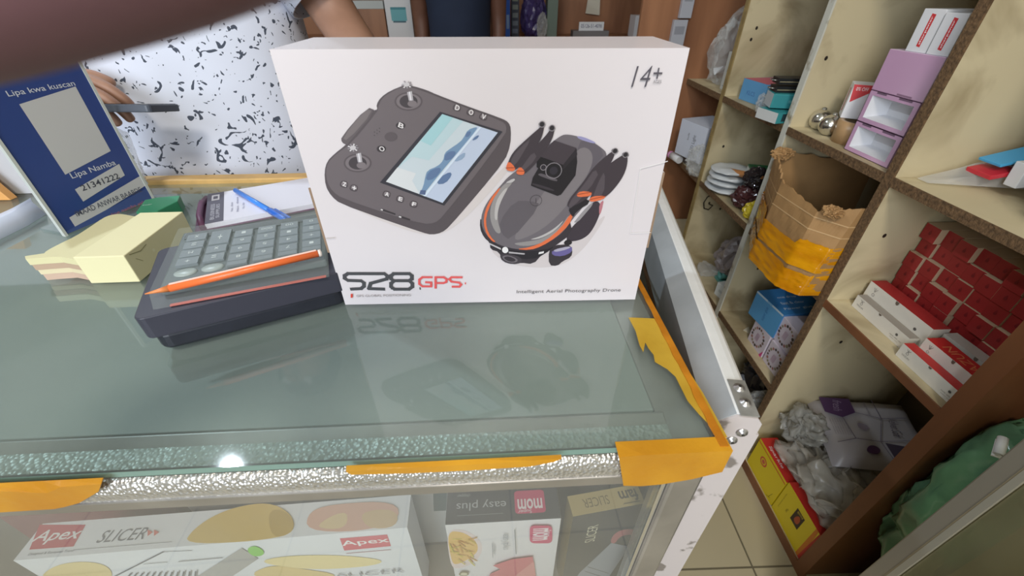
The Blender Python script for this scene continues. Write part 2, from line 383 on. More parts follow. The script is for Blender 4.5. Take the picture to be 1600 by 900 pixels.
carton('grey_box', 'grey box behind the handwritten white label on the back shelf', 'box', (0.22, 0.1, 0.04), ((x0 + x1) / 2, 3.0, 0.9605), (0, 0, 0), mat('mid_grey_card', (120, 116, 116)))
wall_item('white_box', 'small plain white box on the back shelf above the drone box corner', 'box', 993, 1028, 0.115, WHITE)
x0, x1 = bx(1064, 1082, 1.74)
for k, (dx, z, h, w) in enumerate(((0, 1.02, 0.10, 0.05), (0.012, 1.125, 0.09, 0.042), (0.02, 1.22, 0.13, 0.045), (0.0, 1.225, 0.10, 0.02))):
    carton('hanging_pack', ('grey blister pack hanging lowest on the brown end panel', 'grey blister pack hanging in the middle of the end panel strip',
           'grey blister pack hanging at the top of the end panel strip', 'narrow grey pack hanging beside the topmost blister pack')[k], 'pack',
           (w, 0.02, h), (x0 + 0.01 + dx - (0.033 if k == 3 else 0), 1.7695, z), (0, 0, 0), mat('grey_blister', (172, 174, 182), 0.3), None, lambda f: f['front'].rect(0.15, 0.85, 0.55, 0.8, C(140, 142, 150)))

# ---------------------------------------------------------------- glass counter (front right corner at its base is the origin)
CT = 0.95
cO = Vector((0.157, 0.1725, 0)); cA = 0.024
ctr = thing('glass_display_counter', 'aluminium framed glass display counter with dusty glass top and yellow tape on its edges', 'display counter', cO, (0, 0, cA))
CI = Matrix.Rotation(-cA, 3, 'Z')
def L(p): return CI @ (Vector(p) - cO)
def Lp(x, y, z): return L(P(x, y, 'z', z))
mb = MB(); mb.box(-1.5, 0, 0, 0.52, 0.944, CT, glass('dusty_hazed_glass_top', (243, 248, 246), 0.10, (196, 206, 202), 0.04), dict(front=mat('green_glass_edge', (122, 152, 142), 0.2), right=mat('green_glass_edge', (0, 0, 0))))  # dust film, raised to paint in reflected sky haze as well
mb.build('glass_top', ctr)
LIN = mat('grey_green_liner', (158, 163, 160), 0.5, rgb2=(138, 146, 144), vscale=3, lo=0.3, hi=0.7)
mb = MB(); mb.box(-1.46, -0.037, 0.037, 0.50, 0.936, 0.9415, LIN); mb.build('liner_board', ctr)
prof = [(-0.003, 0.906), (-0.006, 0.922), (0.0, 0.922), (0.0, 0.935), (0.034, 0.943), (0.036, 0.940), (0.036, 0.934), (0.010, 0.924), (0.010, 0.906)]
mb = MB(); mb.prism([(-1.5, y, z) for y, z in prof], (1.47, 0, 0), SILVER); fr = mb.build('front_rail', ctr, bevel=0.0012)
mb = MB(); n = 9
arc = [(0.001 - 0.0065 * math.cos(math.radians(a)) , 0.9285 + 0.013 * math.sin(math.radians(a))) for a in range(-30, 91, 15)]
mb.prism([(-1.5, y, z) for y, z in arc] + [(-1.5, 0.002, 0.92)], (1.47, 0, 0), CRACK)
mb.build('crackled_strip', fr)
mb = MB()                                             # crinkled foil under the glass
for k in range(70):
    xa = -1.46 + k * 0.0204
    mb.add([(xa, 0.006, 0.9432), (xa + 0.0204, 0.006, 0.9432), (xa + 0.0204, 0.022, 0.9436), (xa, 0.022, 0.9436)], [(0, 1, 2, 3)], mat('dull_foil', (176, 184, 180), 0.4, 0.6, bump=0.3, bscale=300, btype='vor'))
mb.build('foil_under_glass', fr)
prof2 = [(-0.036, 0.940), (-0.003, 0.943), (0.0, 0.925), (0.0, 0.906), (-0.012, 0.906), (-0.012, 0.93), (-0.036, 0.934)]
mb = MB(); mb.prism([(x, 0.0, z) for x, z in prof2], (0, 0.52, 0), SILVER); mb.build('side_rail', ctr, bevel=0.001)
mb = MB(); mb.box(-1.5, 0.0, 0.5215, 0.545, 0.90, 0.957, mat('pale_orange_wood', (224, 182, 112), 0.5, vary=0.2, vscale=30)); mb.build('back_rail', ctr, bevel=0.002)
for x0, y0 in ((-0.026, 0.001), (-1.5, 0.001), (-0.026, 0.49), (-1.5, 0.49)):
    mb = MB(); mb.box(x0, x0 + 0.026, y0, y0 + 0.026, 0, 0.906, SILVER); po = mb.build('corner_post', ctr, bevel=0.003)
    if x0 > -1:
        mb = MB(); mb.box(x0 - 0.004, x0 - 0.0005, y0 + 0.004, y0 + 0.012, 0.02, 0.9, mat('bright_aluminium', (232, 232, 230), 0.2, 0.9)); mb.build('glass_channel', po)
mb = MB(); mb.box(-1.474, -0.0305, 0.006, 0.010, 0.12, 0.9055, glass('front_glass', (250, 252, 251), 0.09, (206, 208, 206), 0.03)); mb.build('front_glass', ctr)  # faint diffuse share paints reflection haze onto the pane
mb = MB(); mb.box(-0.008, -0.005, 0.0275, 0.4895, 0.12, 0.9055, glass('side_glass', (236, 244, 240), 0.12, (200, 204, 202), 0.03)); mb.build('side_glass', ctr)
mb = MB(); mb.box(-1.474, -0.0265, 0.0275, 0.489, 0.585, 0.60, mat('inner_shelf_board', (150, 142, 130), 0.6, vary=0.2)); mb.build('inner_shelf', ctr)
mb = MB(); mb.box(-1.5, 0, 0.0, 0.52, 0.03, 0.12, mat('grey_laminate', (120, 116, 112), 0.5)); mb.build('plinth', ctr)
mb = MB(); mb.box(-1.474, -0.0265, 0.508, 0.516, 0.12, 0.935, mat('back_plywood', (150, 128, 104), 0.6, vary=0.2)); mb.build('back_panel', ctr)
# packing tape on the edges
def tape_poly(pts, z=0.9504, t=0.0005, m=TAPE, name='tape'):
    mb = MB(); q = [Lp(x, y, CT) for x, y in pts]; mb.prism([(p.x, p.y, z) for p in q], (0, 0, t), m); return mb.build(name, ctr)
ragged = [(982, 497), (1030, 499), (1038, 512), (1056, 545), (1074, 578), (1098, 615), (1120, 655), (1136, 684), (1122, 684), (1110, 667), (1092, 648), (1074, 627), (1062, 603),
          (1055, 589), (1042, 577), (1023, 566), (1021, 555), (1013, 545), (1008, 536), (1005, 551), (999, 540), (993, 518)]
tape_poly(ragged, m=mat('aged_yellow_tape', (206, 170, 62), 0.3, rgb2=(184, 146, 44), vscale=16, bump=0.3, bscale=35))
mb = MB(); y1 = Lp(1003, 433, CT).y; ys = [-0.004 + k * (y1 + 0.004) / 24 for k in range(25)]
OTAPE = mat('orange_tape_edge', (206, 136, 34), 0.35, rgb2=(176, 108, 20), vscale=30, bump=0.3, bscale=50)
up = [(0.0012 , y, 0.9512) for y in ys]; inn = [(-0.004 - 0.0025 * abs(noise.noise((y * 40, 0, 0))), y, 0.9512) for y in ys]; dn = [(0.003, y, 0.922 + 0.01 * noise.noise((y * 25, 3, 0))) for y in ys]
vs = inn + up + dn; fs = []
for r in range(2):
    for k in range(24): fs.append((r * 25 + k, r * 25 + k + 1, (r + 1) * 25 + k + 1, (r + 1) * 25 + k))
mb.add(vs, fs, OTAPE); tp = mb.build('tape', ctr); tp.modifiers.new('thick', 'SOLIDIFY').thickness = 0.0008
def front_tape(top, bot, m, ytop=0.004):
    mb = MB(); n = len(top)
    vs = [(x, ytop, 0.9508) for x, z in top] + [(x, -0.0072, z) for x, z in top] + [(x, -0.0075, z) for x, z in bot]
    fs = [(r * n + k, r * n + k + 1, (r + 1) * n + k + 1, (r + 1) * n + k) for r in range(2) for k in range(n - 1)]
    mb.add(vs, fs, m); o = mb.build('tape', ctr); o.modifiers.new('thick', 'SOLIDIFY').thickness = 0.0005; return o
front_tape([(-0.078, 0.95), (-0.06, 0.951), (-0.04, 0.951), (-0.02, 0.951), (0.003, 0.951)], [(-0.069, 0.913), (-0.055, 0.911), (-0.04, 0.912), (-0.018, 0.917), (0.003, 0.925)], TAPE)
front_tape([(-0.265, 0.949), (-0.22, 0.95), (-0.18, 0.95), (-0.14, 0.951), (-0.118, 0.951)], [(-0.262, 0.946), (-0.22, 0.944), (-0.18, 0.944), (-0.14, 0.945), (-0.124, 0.949)], TAPE, -0.004)
front_tape([(-0.60, 0.947), (-0.52, 0.946), (-0.50, 0.949), (-0.47, 0.943), (-0.462, 0.942), (-0.45, 0.948), (-0.424, 0.949)], [(-0.60, 0.922), (-0.52, 0.921), (-0.50, 0.9215), (-0.47, 0.922), (-0.462, 0.924), (-0.45, 0.928), (-0.430, 0.941)], TAPE, -0.004)

# ---------------------------------------------------------------- printing helper: picture point -> fraction of a face that stands in the room
def mapper(size, loc, rz, face, rx=0.0):
    w, d, h = size; R = Matrix.Rotation(rz, 3, 'Z'); F = faces_of(None, w, d, h)[face]; loc = Vector(loc)
    O = loc + R @ F.O; U = R @ F.U; V = R @ F.V; N_ = R @ F.N
    def f(x, y):
        dr = FW + RT * ((x - 800) / FPX) - UP * ((y - 450) / FPX)
        p = CAM + dr * ((O - CAM).dot(N_) / dr.dot(N_)) - O
        return (p.dot(U) / F.w, p.dot(V) / F.h)
    return f
# ---------------------------------------------------------------- boxes inside the counter
sz = (0.372, 0.034, 0.17); c0 = Vector((-0.472, 0.184, 0)); rz = 0.051; R3 = Matrix.Rotation(rz, 3, 'Z')
lc = c0 + R3 @ Vector((sz[0] / 2, sz[1] / 2, 0)); lc.z = 0.6003
PAPER = mat('white_carton', (232, 232, 236), 0.4)
def art_apex(f):
    g = mapper(sz, lc, rz, 'top'); t = f['top']; RED = C(196, 62, 78)
    t.poly([g(*p) for p in ((62, 820), (134, 820), (115, 854), (46, 859))], RED)
    t.text('Apex', *g(90, 838), w=0.115, h=0.42, m=C(244, 240, 240), shear=0.25, bold=0.01)
    t.text('SLICER', *g(194, 836), w=0.12, h=0.34, m=C(112, 112, 120), shear=0.2)
    t.text('Designed & European Trend', *g(80, 864), w=0.11, h=0.09, m=C(120, 120, 126))
    t.rect(*[g(120, 852)[0], g(270, 845)[0], 0.14, 0.155], C(150, 150, 156))
    for k in (231, 241): t.poly([g(k, 828), g(k + 8, 832), g(k, 838)], C(214, 120, 110))
    Y1, Y2, PK = C(222, 190, 112), C(200, 168, 92), C(226, 180, 160)
    t.poly([g(*p) for p in chaikin([(288, 850), (300, 830), (330, 808), (370, 792), (420, 785), (452, 800), (462, 822), (450, 838), (380, 848)])], Y1)
    t.poly([g(*p) for p in chaikin([(418, 800), (440, 795), (462, 815), (455, 835), (425, 842)])], Y2)
    t.poly([g(*p) for p in chaikin([(478, 830), (482, 800), (520, 788), (620, 783), (625, 815), (560, 832)])], PK)
    t.poly([g(*p) for p in chaikin([(490, 826), (520, 805), (545, 800), (540, 828)])], C(232, 204, 160)); t.poly([g(*p) for p in chaikin([(560, 800), (620, 795), (622, 824), (575, 828)])], C(222, 190, 150))
    g2 = mapper(sz, lc, rz, 'front'); a = f['front']
    a.poly([g2(*p) for p in ((531, 841), (605, 835), (611, 853), (538, 860))], C(214, 96, 108))
    a.text('Apex', *g2(571, 847), w=0.13, h=0.085, m=C(244, 240, 240), bold=0.01)
    a.rect(g2(540, 862)[0], g2(610, 856)[0], g2(575, 862)[1], g2(575, 861)[1], C(190, 150, 156))
    a.poly([g2(*p) for p in chaikin([(60, 905), (80, 885), (120, 876), (165, 880), (180, 900), (150, 930)])], C(232, 210, 150))
    a.poly([g2(*p) for p in chaikin([(400, 878), (440, 868), (520, 866), (590, 872), (600, 879), (560, 886), (480, 890)])], C(238, 218, 160))
    a.poly([g2(*p) for p in chaikin([(385, 900), (420, 882), (460, 886), (540, 898), (480, 915)])], C(226, 200, 136))
    a.poly([g2(*p) for p in ((300, 905), (378, 855), (404, 872), (345, 912))], C(178, 174, 170)); 
    a.poly([g2(*p) for p in chaikin([(386, 856), (398, 851), (412, 858), (413, 866), (400, 869), (390, 864)])], C(140, 206, 96))
    DG = C(96, 96, 104)
    a.stroke([g2(175, 902), g2(256, 861)], 0.0016, DG); a.stroke([g2(256, 861), g2(300, 859)], 0.0008, DG); a.stroke([g2(225, 880), g2(262, 877)], 0.0008, DG); a.stroke([g2(280, 876), g2(348, 870)], 0.0012, DG)
    for k in range(12): a.stroke([g2(196 + 10 * k, 905 - 0.4 * k), g2(206 + 9.2 * k, 894 - 0.4 * k)], 0.0016, DG)
    a.text('SLICER', *g2(580, 893), w=0.2, h=0.06, m=C(150, 150, 158)); a.text('VEGETABLE SLICER 5 PCS', 0.5, 0.12, w=0.4, m=DG)
carton('slicer_box', 'long white vegetable slicer box with red name patches and potato pictures inside the counter', 'box', sz, lc, (0, 0, rz), PAPER, None, art_apex)

szm = (0.117, 0.036, 0.18); cm = Vector((-0.061, 0.1995, 0)); rm = 0.026
lm = cm + Matrix.Rotation(rm, 3, 'Z') @ Vector((szm[0] / 2, szm[1] / 2, 0)); lm.z = 0.6003
def rr(cx, cy, w, h, r=0.25):                         # rounded rectangle in face fractions
    out = []
    for sx, sy, a0 in ((1, 1, 0), (-1, 1, 90), (-1, -1, 180), (1, -1, 270)):
        for a in (0, 30, 60, 90):
            q = math.radians(a0 + a); out.append((cx + sx * (w / 2 - r * w) + r * w * math.cos(q), cy + sy * (h / 2 - r * h) + r * h * math.sin(q)))
    return out
def art_mom(f):
    PINK = C(206, 72, 112); LT = C(240, 226, 230)
    t = f['top']; t.poly(rr(0.74, 0.52, 0.27, 0.66, 0.12), PINK); t.text('mom', 0.74, 0.46, w=0.22, h=0.30, m=LT, rot=180, bold=0.02); t.text('Super', 0.69, 0.26, w=0.12, h=0.13, m=LT, rot=180)
    t.text('easy plus', 0.31, 0.5, w=0.44, h=0.30, m=C(176, 176, 180), rot=180); t.rect(0.1, 0.5, 0.22, 0.235, C(140, 140, 144)); t.text('chipper', 0.15, 0.8, w=0.12, m=C(160, 160, 164), rot=180)
    g = mapper(szm, lm, rm, 'front'); a = f['front']
    a.poly([g(*p) for p in chaikin([(697, 828), (725, 826), (750, 842), (755, 860), (742, 880), (712, 890), (703, 880)])], C(226, 208, 206))
    a.poly([g(*p) for p in chaikin([(698, 830), (722, 830), (744, 844), (748, 860), (735, 872), (712, 883), (705, 876)])], C(226, 184, 104))
    rnd = random.Random(4)
    for k in range(22):
        x, y = 702 + rnd.random() * 34, 838 + rnd.random() * 36
        an = rnd.random() * 1.6 - 0.4; a.stroke([g(x, y), g(x + 13 * math.cos(an), y + 13 * math.sin(an))], 0.0016, C(206, 146 + int(rnd.random() * 50), 66))
    a.poly([g(*p) for p in rr(845, 832, 35, 28, 0.2)], PINK); a.text('mom', *g(844, 832), w=0.24 * szm[0] / szm[2] * 0.95, h=0.14, m=LT, rot=270, bold=0.02); a.text('Super', *g(856, 830), w=0.08, h=0.05, m=LT, rot=270)
    a.text('easy plus', *g(790, 844), w=0.20, h=0.09, m=C(176, 178, 182), rot=270); a.text('chipper', *g(772, 856), w=0.13, h=0.04, m=C(170, 172, 176), rot=270)
    a.stroke([g(804, 824), g(806, 862)], 0.0008, C(130, 132, 136)); a.stroke([g(769, 845), g(770, 868)], 0.0006, C(150, 150, 154))
    a.poly([g(*p) for p in ((770, 880), (800, 870), (832, 866), (838, 905), (838, 925), (752, 925), (766, 893), (782, 886))], C(204, 96, 104))
    a.poly([g(*p) for p in ((806, 895), (834, 873), (838, 905), (838, 925), (790, 925))], C(216, 138, 134))
    a.disc(*g(725, 893), 0.05, C(140, 130, 96)); a.disc(*g(725, 893), 0.034, C(214, 206, 180))
carton('chipper_box', 'white and dark grey potato chipper box with pink logos and a bowl of fries', 'box', szm, lm, (0, 0, rm), mat('white_carton2', (226, 222, 224), 0.4), dict(top=mat('dark_grey_print', (74, 74, 80), 0.4), right=mat('tan_print', (136, 118, 86), 0.5)), art_mom)

szg = (0.078, 0.021, 0.18); cg = Vector((0.068, 0.204, 0)); rg = 0.145
lg = cg + Matrix.Rotation(rg, 3, 'Z') @ Vector((szg[0] / 2, szg[1] / 2, 0)); lg.z = 0.6003
def art_gold(f):
    t = f['top']; t.text('SLICER', 0.36, 0.5, w=0.36, h=0.45, m=C(120, 104, 66), rot=180); t.text('fam', 0.82, 0.5, w=0.26, h=0.6, m=C(60, 54, 40), rot=180, bold=0.02)
    t.poly([(0.7, 0.12), (0.95, 0.12), (0.93, 0.18), (0.72, 0.18)], C(110, 96, 60))
    g0 = mapper(szg, lg, rg, 'front'); g = lambda x, y: (min(g0(x, y)[0], 0.999), g0(x, y)[1]); a = f['front']
    a.text('SLICER', *g(924, 834), w=0.22, h=0.15, m=C(206, 198, 170), rot=90)
    a.poly([g(*p) for p in ((955, 848), (992, 852), (935, 925), (885, 925), (905, 895))], C(150, 152, 158))
    a.poly([g(*p) for p in chaikin([(952, 846), (962, 830), (985, 825), (1008, 832), (1006, 850), (994, 858), (996, 840), (984, 834), (968, 838), (960, 850)])], C(176, 96, 96))
    a.stroke([g(918, 885), g(950, 895)], 0.001, C(70, 72, 78)); a.stroke([g(914, 892), g(946, 902)], 0.001, C(70, 72, 78))
    a.poly([g(*p) for p in chaikin([(1000, 800), (1008, 790), (1030, 786), (1034, 800), (1022, 822), (1006, 816)])], C(196, 184, 150)); a.poly([g(*p) for p in chaikin([(1010, 802), (1024, 796), (1020, 812), (1012, 812)])], C(110, 106, 92))
carton('slicer_box', 'black slicer box with a gold top edge near the right corner post', 'box', szg, lg, (0, 0, rg), mat('black_print', (44, 42, 40), 0.35), dict(top=mat('gold_print', (186, 164, 110), 0.4), left=mat('dull_gold_print', (140, 120, 76), 0.4)), art_gold)
def art_white(f):
    a = f['front']; a.rect(0.52, 0.95, 0.86, 0.93, C(208, 70, 120)); a.text('mom', 0.75, 0.895, w=0.34, h=0.045, m=C(240, 230, 236), rot=180, bold=0.02)
    a.poly([(0.55, 0.4), (0.60, 0.62), (0.72, 0.78), (0.86, 0.84), (0.95, 0.80), (0.95, 0.4)], C(66, 86, 90))
carton('appliance_box', 'grey white box with a dark green shape behind the chipper box', 'box', (0.09, 0.05, 0.215), (-0.095, 0.285, 0.6003), (0, 0, 0.03), mat('grey_white_print', (190, 190, 192), 0.4), None, art_white)
carton('appliance_box', 'reddish box at the far left behind the long white slicer box', 'box', (0.2, 0.12, 0.235), (-0.50, 0.32, 0.6003), (0, 0, 0.03), mat('dull_red_print', (128, 70, 70), 0.4), None, lambda f: f['front'].rect(0.1, 0.9, 0.6, 0.9, C(150, 92, 88)))
carton('appliance_box', 'grey box with a red patch behind the gold edged slicer box', 'box', (0.11, 0.08, 0.225), (0.075, 0.31, 0.6003), (0, 0, 0.06), mat('mid_grey_print', (120, 114, 108), 0.4), None, lambda f: (f['front'].rect(0.25, 0.6, 0.75, 0.98, C(140, 76, 72)), f['front'].rect(0.65, 0.66, 0.7, 0.95, C(190, 190, 180))))
carton('appliance_box', 'orange striped white box lying behind the long slicer box', 'box', (0.18, 0.10, 0.205), (-0.285, 0.31, 0.6003), (0, 0, 0.05), mat('pale_print', (214, 212, 214), 0.4), dict(top=mat('orange_print', (226, 160, 76), 0.4)), lambda f: f['front'].rect(0.0, 1.0, 0.9, 1.0, C(206, 130, 60)))

# ---------------------------------------------------------------- the drone box on the counter
szd = (0.3005, 0.088, 0.2292); ld = Vector((-0.0112, 0.342 + 0.044, CT + 0.0002))
g = mapper(szd, ld, 0, 'front')
def crop(sc, ox, oy): return lambda pts: [g(ox + x / sc, oy + y / sc) for x, y in pts]
def art_drone(f):
    a = f['front']; c8 = crop(3.4625, 500, 120); c7 = crop(3.75, 740, 180)
    def pl(c, pts, m, n=2, lay=None): a.poly(chaikin(c(pts), n) if n else c(pts), m, lay)
    # soft printed ground tint under the two pictures
    pl(c8, [(40, 640), (300, 770), (600, 875), (760, 800), (1050, 480), (1060, 420), (700, 780), (300, 700)], C(212, 204, 204), 3, 0)
    pl(c7, [(60, 760), (200, 880), (480, 900), (640, 800), (800, 560), (700, 640), (400, 830)], C(206, 198, 200), 3, 0)
    SIDE, TOPC, DK = C(86, 78, 82), C(106, 98, 102), C(58, 52, 56)
    pl(c8, [(455, 45), (380, 75), (330, 110), (305, 150), (312, 178), (290, 180), (160, 345), (135, 372), (80, 415), (40, 455), (24, 510), (30, 590), (62, 645), (110, 685), (330, 765), (555, 842), (605, 854), (660, 842), (700, 810), (860, 625), (1000, 452), (1030, 370), (1034, 280), (1020, 245), (985, 225), (800, 160), (630, 95), (575, 70), (500, 48)], SIDE, 1, 2)
    pl(c8, [(255, 163), (305, 182), (160, 350), (150, 370), (118, 355), (115, 325)], C(96, 88, 92), 1, 3); pl(c8, [(250, 172), (290, 186), (150, 345), (120, 330)], C(116, 108, 110), 1, 4)
    pl(c8, [(455, 50), (385, 80), (335, 115), (315, 165), (310, 190), (170, 360), (90, 415), (45, 460), (32, 510), (40, 570), (70, 620), (120, 655), (350, 735), (560, 795), (620, 790), (660, 760), (820, 560), (1005, 310), (1010, 265), (985, 238), (800, 170), (630, 105), (570, 80), (500, 58)], TOPC, 1, 5)
    for cx, cy in ((480, 132), (205, 465)):
        pl(c8, [(cx + 78 * math.cos(k * .5236), cy + 52 * math.sin(k * .5236)) for k in range(12)], C(88, 80, 84), 1, 6)
        pl(c8, [(cx + 68 * math.cos(k * .5236), cy + 44 * math.sin(k * .5236)) for k in range(12)], C(118, 110, 114), 1, 7)
        pl(c8, [(cx + 50 * math.cos(k * .5236), cy + 36 * math.sin(k * .5236)) for k in range(12)], C(66, 60, 64), 1, 8)
        pl(c8, [(cx + 20 + 26 * math.cos(k * .5236), cy + 12 + 18 * math.sin(k * .5236)) for k in range(12)], C(122, 114, 118), 1, 9)
        pl(c8, [(cx - 8, cy - 50), (cx + 18, cy - 56), (cx + 26, cy - 6), (cx + 2, cy - 4)], C(178, 174, 180), 0, 10); pl(c8, [(cx + 2, cy - 52), (cx + 8, cy - 54), (cx + 16, cy - 6), (cx + 10, cy - 5)], C(226, 224, 230), 0, 11)
    for cx, cy in ((470, 40), (180, 382)):
        for k in range(9): pl(c8, [(cx + 30 * math.cos(k * .698 - .12), cy + 22 * math.sin(k * .698 - .12)), (cx + 30 * math.cos(k * .698 + .22), cy + 22 * math.sin(k * .698 + .22)), (cx, cy)], C(214, 210, 214) if k % 2 else C(150, 144, 150), 0, 11)
        pl(c8, [(cx + 17 * math.cos(k * .7), cy + 13 * math.sin(k * .7)) for k in range(9)], C(196, 192, 196), 1, 12)
    for cx, cy, w in ((437, 262, 26), (385, 323, 36), (333, 388, 26)):
        pl(c8, [(cx + w * math.cos(k * .5236), cy + w * .72 * math.sin(k * .5236)) for k in range(12)], DK if w < 30 else C(90, 82, 86), 1, 8)
        if w < 30: a.lay = 10; a.text('B' if cy < 300 else 'O', *c8([(cx + 3, cy)])[0], w=0.014, h=0.017, m=C(222, 218, 220), rot=-25, bold=0.02)
    for (cx, cy), ch in zip(((742, 165), (816, 190), (884, 214), (132, 578), (185, 598), (362, 632), (435, 658), (508, 686)), 'DOVZ+AEF'):
        pl(c8, [(cx - 22, cy - 8), (cx - 8, cy - 20), (cx + 22, cy - 10), (cx + 18, cy + 18), (cx + 4, cy + 22), (cx - 24, cy + 12)], C(78, 70, 74), 1, 8); pl(c8, [(cx - 14, cy - 6), (cx - 6, cy - 14), (cx + 18, cy - 6), (cx + 12, cy + 14), (cx - 16, cy + 7)], C(132, 124, 128), 1, 9)
        a.lay = 11; a.text(ch, *c8([(cx + 2, cy + 1)])[0], w=0.011, h=0.017, m=C(228, 224, 226), rot=-20, bold=0.02)
    for k in range(6): pl(c8, [(292 + 14 * (k % 3), 295 - 10 * (k % 3) + 18 * (k // 3)), (298 + 14 * (k % 3), 295 - 10 * (k % 3) + 18 * (k // 3)), (297 + 14 * (k % 3), 301 - 10 * (k % 3) + 18 * (k // 3))], DK, 0, 8)
    pl(c8, [(328, 710), (345, 714), (410, 738), (408, 746), (330, 720)], DK, 0, 8); pl(c8, [(425, 746), (445, 752), (490, 768), (486, 776), (428, 758)], DK, 0, 8); pl(c8, [(330, 712), (342, 716), (340, 722), (330, 719)], C(214, 210, 212), 0, 9); pl(c8, [(428, 750), (442, 754), (440, 761), (428, 758)], C(214, 210, 212), 0, 9)
    # screen
    pl(c8, [(650, 188), (988, 295), (672, 695), (325, 570)], C(52, 50, 58), 0, 8)
    pl(c8, [(662, 200), (962, 300), (664, 680), (358, 565)], C(196, 208, 216), 0, 9)
    pl(c8, [(662, 200), (775, 238), (590, 450), (500, 430), (420, 490)], C(182, 206, 214), 0, 10); pl(c8, [(662, 200), (720, 219), (600, 370), (545, 345)], C(160, 202, 210), 0, 11)
    pl(c8, [(358, 565), (420, 488), (520, 520), (500, 560), (540, 632)], C(212, 216, 220), 0, 10)
    pl(c8, [(850, 264), (962, 300), (664, 680), (560, 640), (700, 470)], C(188, 200, 222), 0, 10)
    M1, M2, M3 = C(116, 146, 178), C(94, 118, 156), C(142, 164, 192)
    pl(c8, [(848, 268), (800, 285), (782, 320), (760, 350), (700, 390), (675, 410), (668, 450), (640, 480), (580, 505), (570, 540), (560, 590), (540, 630), (560, 635), (650, 520), (760, 390), (850, 282)], M1, 1, 11)
    pl(c8, [(820, 290), (790, 300), (786, 326), (810, 320)], M2, 1, 12); pl(c8, [(700, 400), (676, 420), (672, 455), (720, 440), (740, 400)], M2, 1, 12); pl(c8, [(640, 486), (585, 512), (572, 560), (620, 550), (660, 500)], M2, 1, 12)
    pl(c8, [(840, 320), (864, 312), (850, 335), (820, 345)], M2, 1, 12); pl(c8, [(730, 440), (790, 400), (780, 440), (730, 460)], M3, 1, 12); pl(c8, [(650, 540), (705, 510), (715, 530), (680, 575), (630, 580)], M2, 1, 12)
    pl(c8, [(862, 270), (872, 273), (572, 645), (560, 641)], C(210, 224, 240), 0, 13); pl(c8, [(545, 610), (575, 612), (570, 636), (538, 632)], C(84, 100, 136), 0, 13)
    # drone
    H1, H2 = C(56, 50, 56), C(108, 102, 108); OR, PU = C(222, 112, 70), C(104, 96, 150)
    pl(c7, [(745, 510), (742, 580), (690, 685), (640, 725), (580, 740), (538, 735), (560, 670), (640, 590), (700, 500)], C(62, 54, 62), 2, 2); pl(c7, [(735, 520), (765, 490), (750, 560), (735, 590)], C(184, 120, 130), 1, 2)
    pl(c7, [(440, 790), (470, 760), (560, 755), (580, 790), (572, 830), (520, 855), (492, 882), (440, 878)], H1, 1, 3); pl(c7, [(458, 790), (575, 762), (578, 800), (520, 826), (460, 820)], PU, 1, 4); pl(c7, [(470, 785), (560, 765), (568, 775), (520, 792), (472, 800)], C(170, 166, 186), 1, 5)
    pl(c7, [(525, 750), (540, 728), (568, 728), (580, 748), (550, 765)], C(40, 36, 40), 1, 6)
    pl(c7, [(40, 590), (36, 660), (60, 715), (95, 745), (98, 785), (150, 800), (165, 850), (215, 872), (275, 862), (350, 872), (400, 815), (470, 770), (580, 690), (560, 600), (300, 700)], H1, 1, 4)
    pl(c7, [(510, 118), (545, 110), (610, 122), (690, 150), (750, 190), (785, 225), (760, 330), (700, 420), (640, 540), (585, 600), (520, 690), (430, 750), (330, 788), (240, 782), (150, 760), (90, 720), (50, 660), (42, 590), (75, 510), (150, 420), (210, 350), (330, 270), (430, 180)], H2, 2, 5)
    pl(c7, [(600, 122), (640, 124), (720, 160), (700, 165), (620, 140)], C(150, 148, 190), 1, 6)
    pl(c7, [(620, 180), (690, 200), (700, 280), (640, 400), (480, 610), (330, 710), (215, 740), (330, 560), (500, 330)], C(124, 118, 122), 2, 6); pl(c7, [(330, 500), (400, 520), (215, 735), (160, 690), (150, 620), (240, 500)], C(96, 90, 96), 1, 6)
    pl(c7, [(590, 240), (640, 120), (780, 215), (700, 300), (640, 380)], C(96, 90, 98), 1, 5)
    pl(c7, [(240, 380), (180, 450), (145, 540), (140, 620), (165, 690), (130, 690), (95, 610), (100, 520), (150, 430), (200, 385)], C(150, 146, 146), 2, 7); pl(c7, [(205, 420), (165, 490), (140, 560), (138, 620), (120, 600), (130, 500), (180, 430)], C(186, 182, 182), 2, 8)
    pl(c7, [(560, 575), (520, 640), (450, 695), (380, 728), (310, 738), (220, 750), (300, 768), (390, 752), (480, 700), (560, 630)], C(146, 142, 142), 2, 7); pl(c7, [(540, 600), (470, 665), (390, 708), (320, 728), (390, 722), (480, 675)], C(186, 182, 182), 2, 8)
    pl(c7, [(160, 424), (108, 500), (72, 590), (76, 660), (100, 710), (132, 742), (110, 738), (75, 695), (58, 630), (66, 560), (100, 485), (148, 425)], OR, 1, 9); pl(c7, [(584, 578), (560, 640), (480, 715), (400, 765), (330, 788), (245, 782), (330, 772), (420, 735), (510, 660), (566, 575)], OR, 1, 9)
    pl(c7, [(90, 742), (230, 800), (420, 790), (480, 760), (420, 810), (340, 845), (220, 830), (100, 765)], C(38, 34, 40), 1, 8)
    pl(c7, [(92, 745), (160, 776), (160, 786), (94, 755)], C(196, 192, 196), 0, 10); pl(c7, [(205, 796), (300, 806), (298, 814), (206, 806)], C(176, 172, 176), 0, 10); pl(c7, [(382, 800), (412, 794), (410, 806), (380, 812)], C(222, 220, 222), 0, 10)
    pl(c7, [(185 + 19 * math.cos(k * .6), 787 + 19 * math.sin(k * .6)) for k in range(10)], C(232, 230, 232), 1, 10)
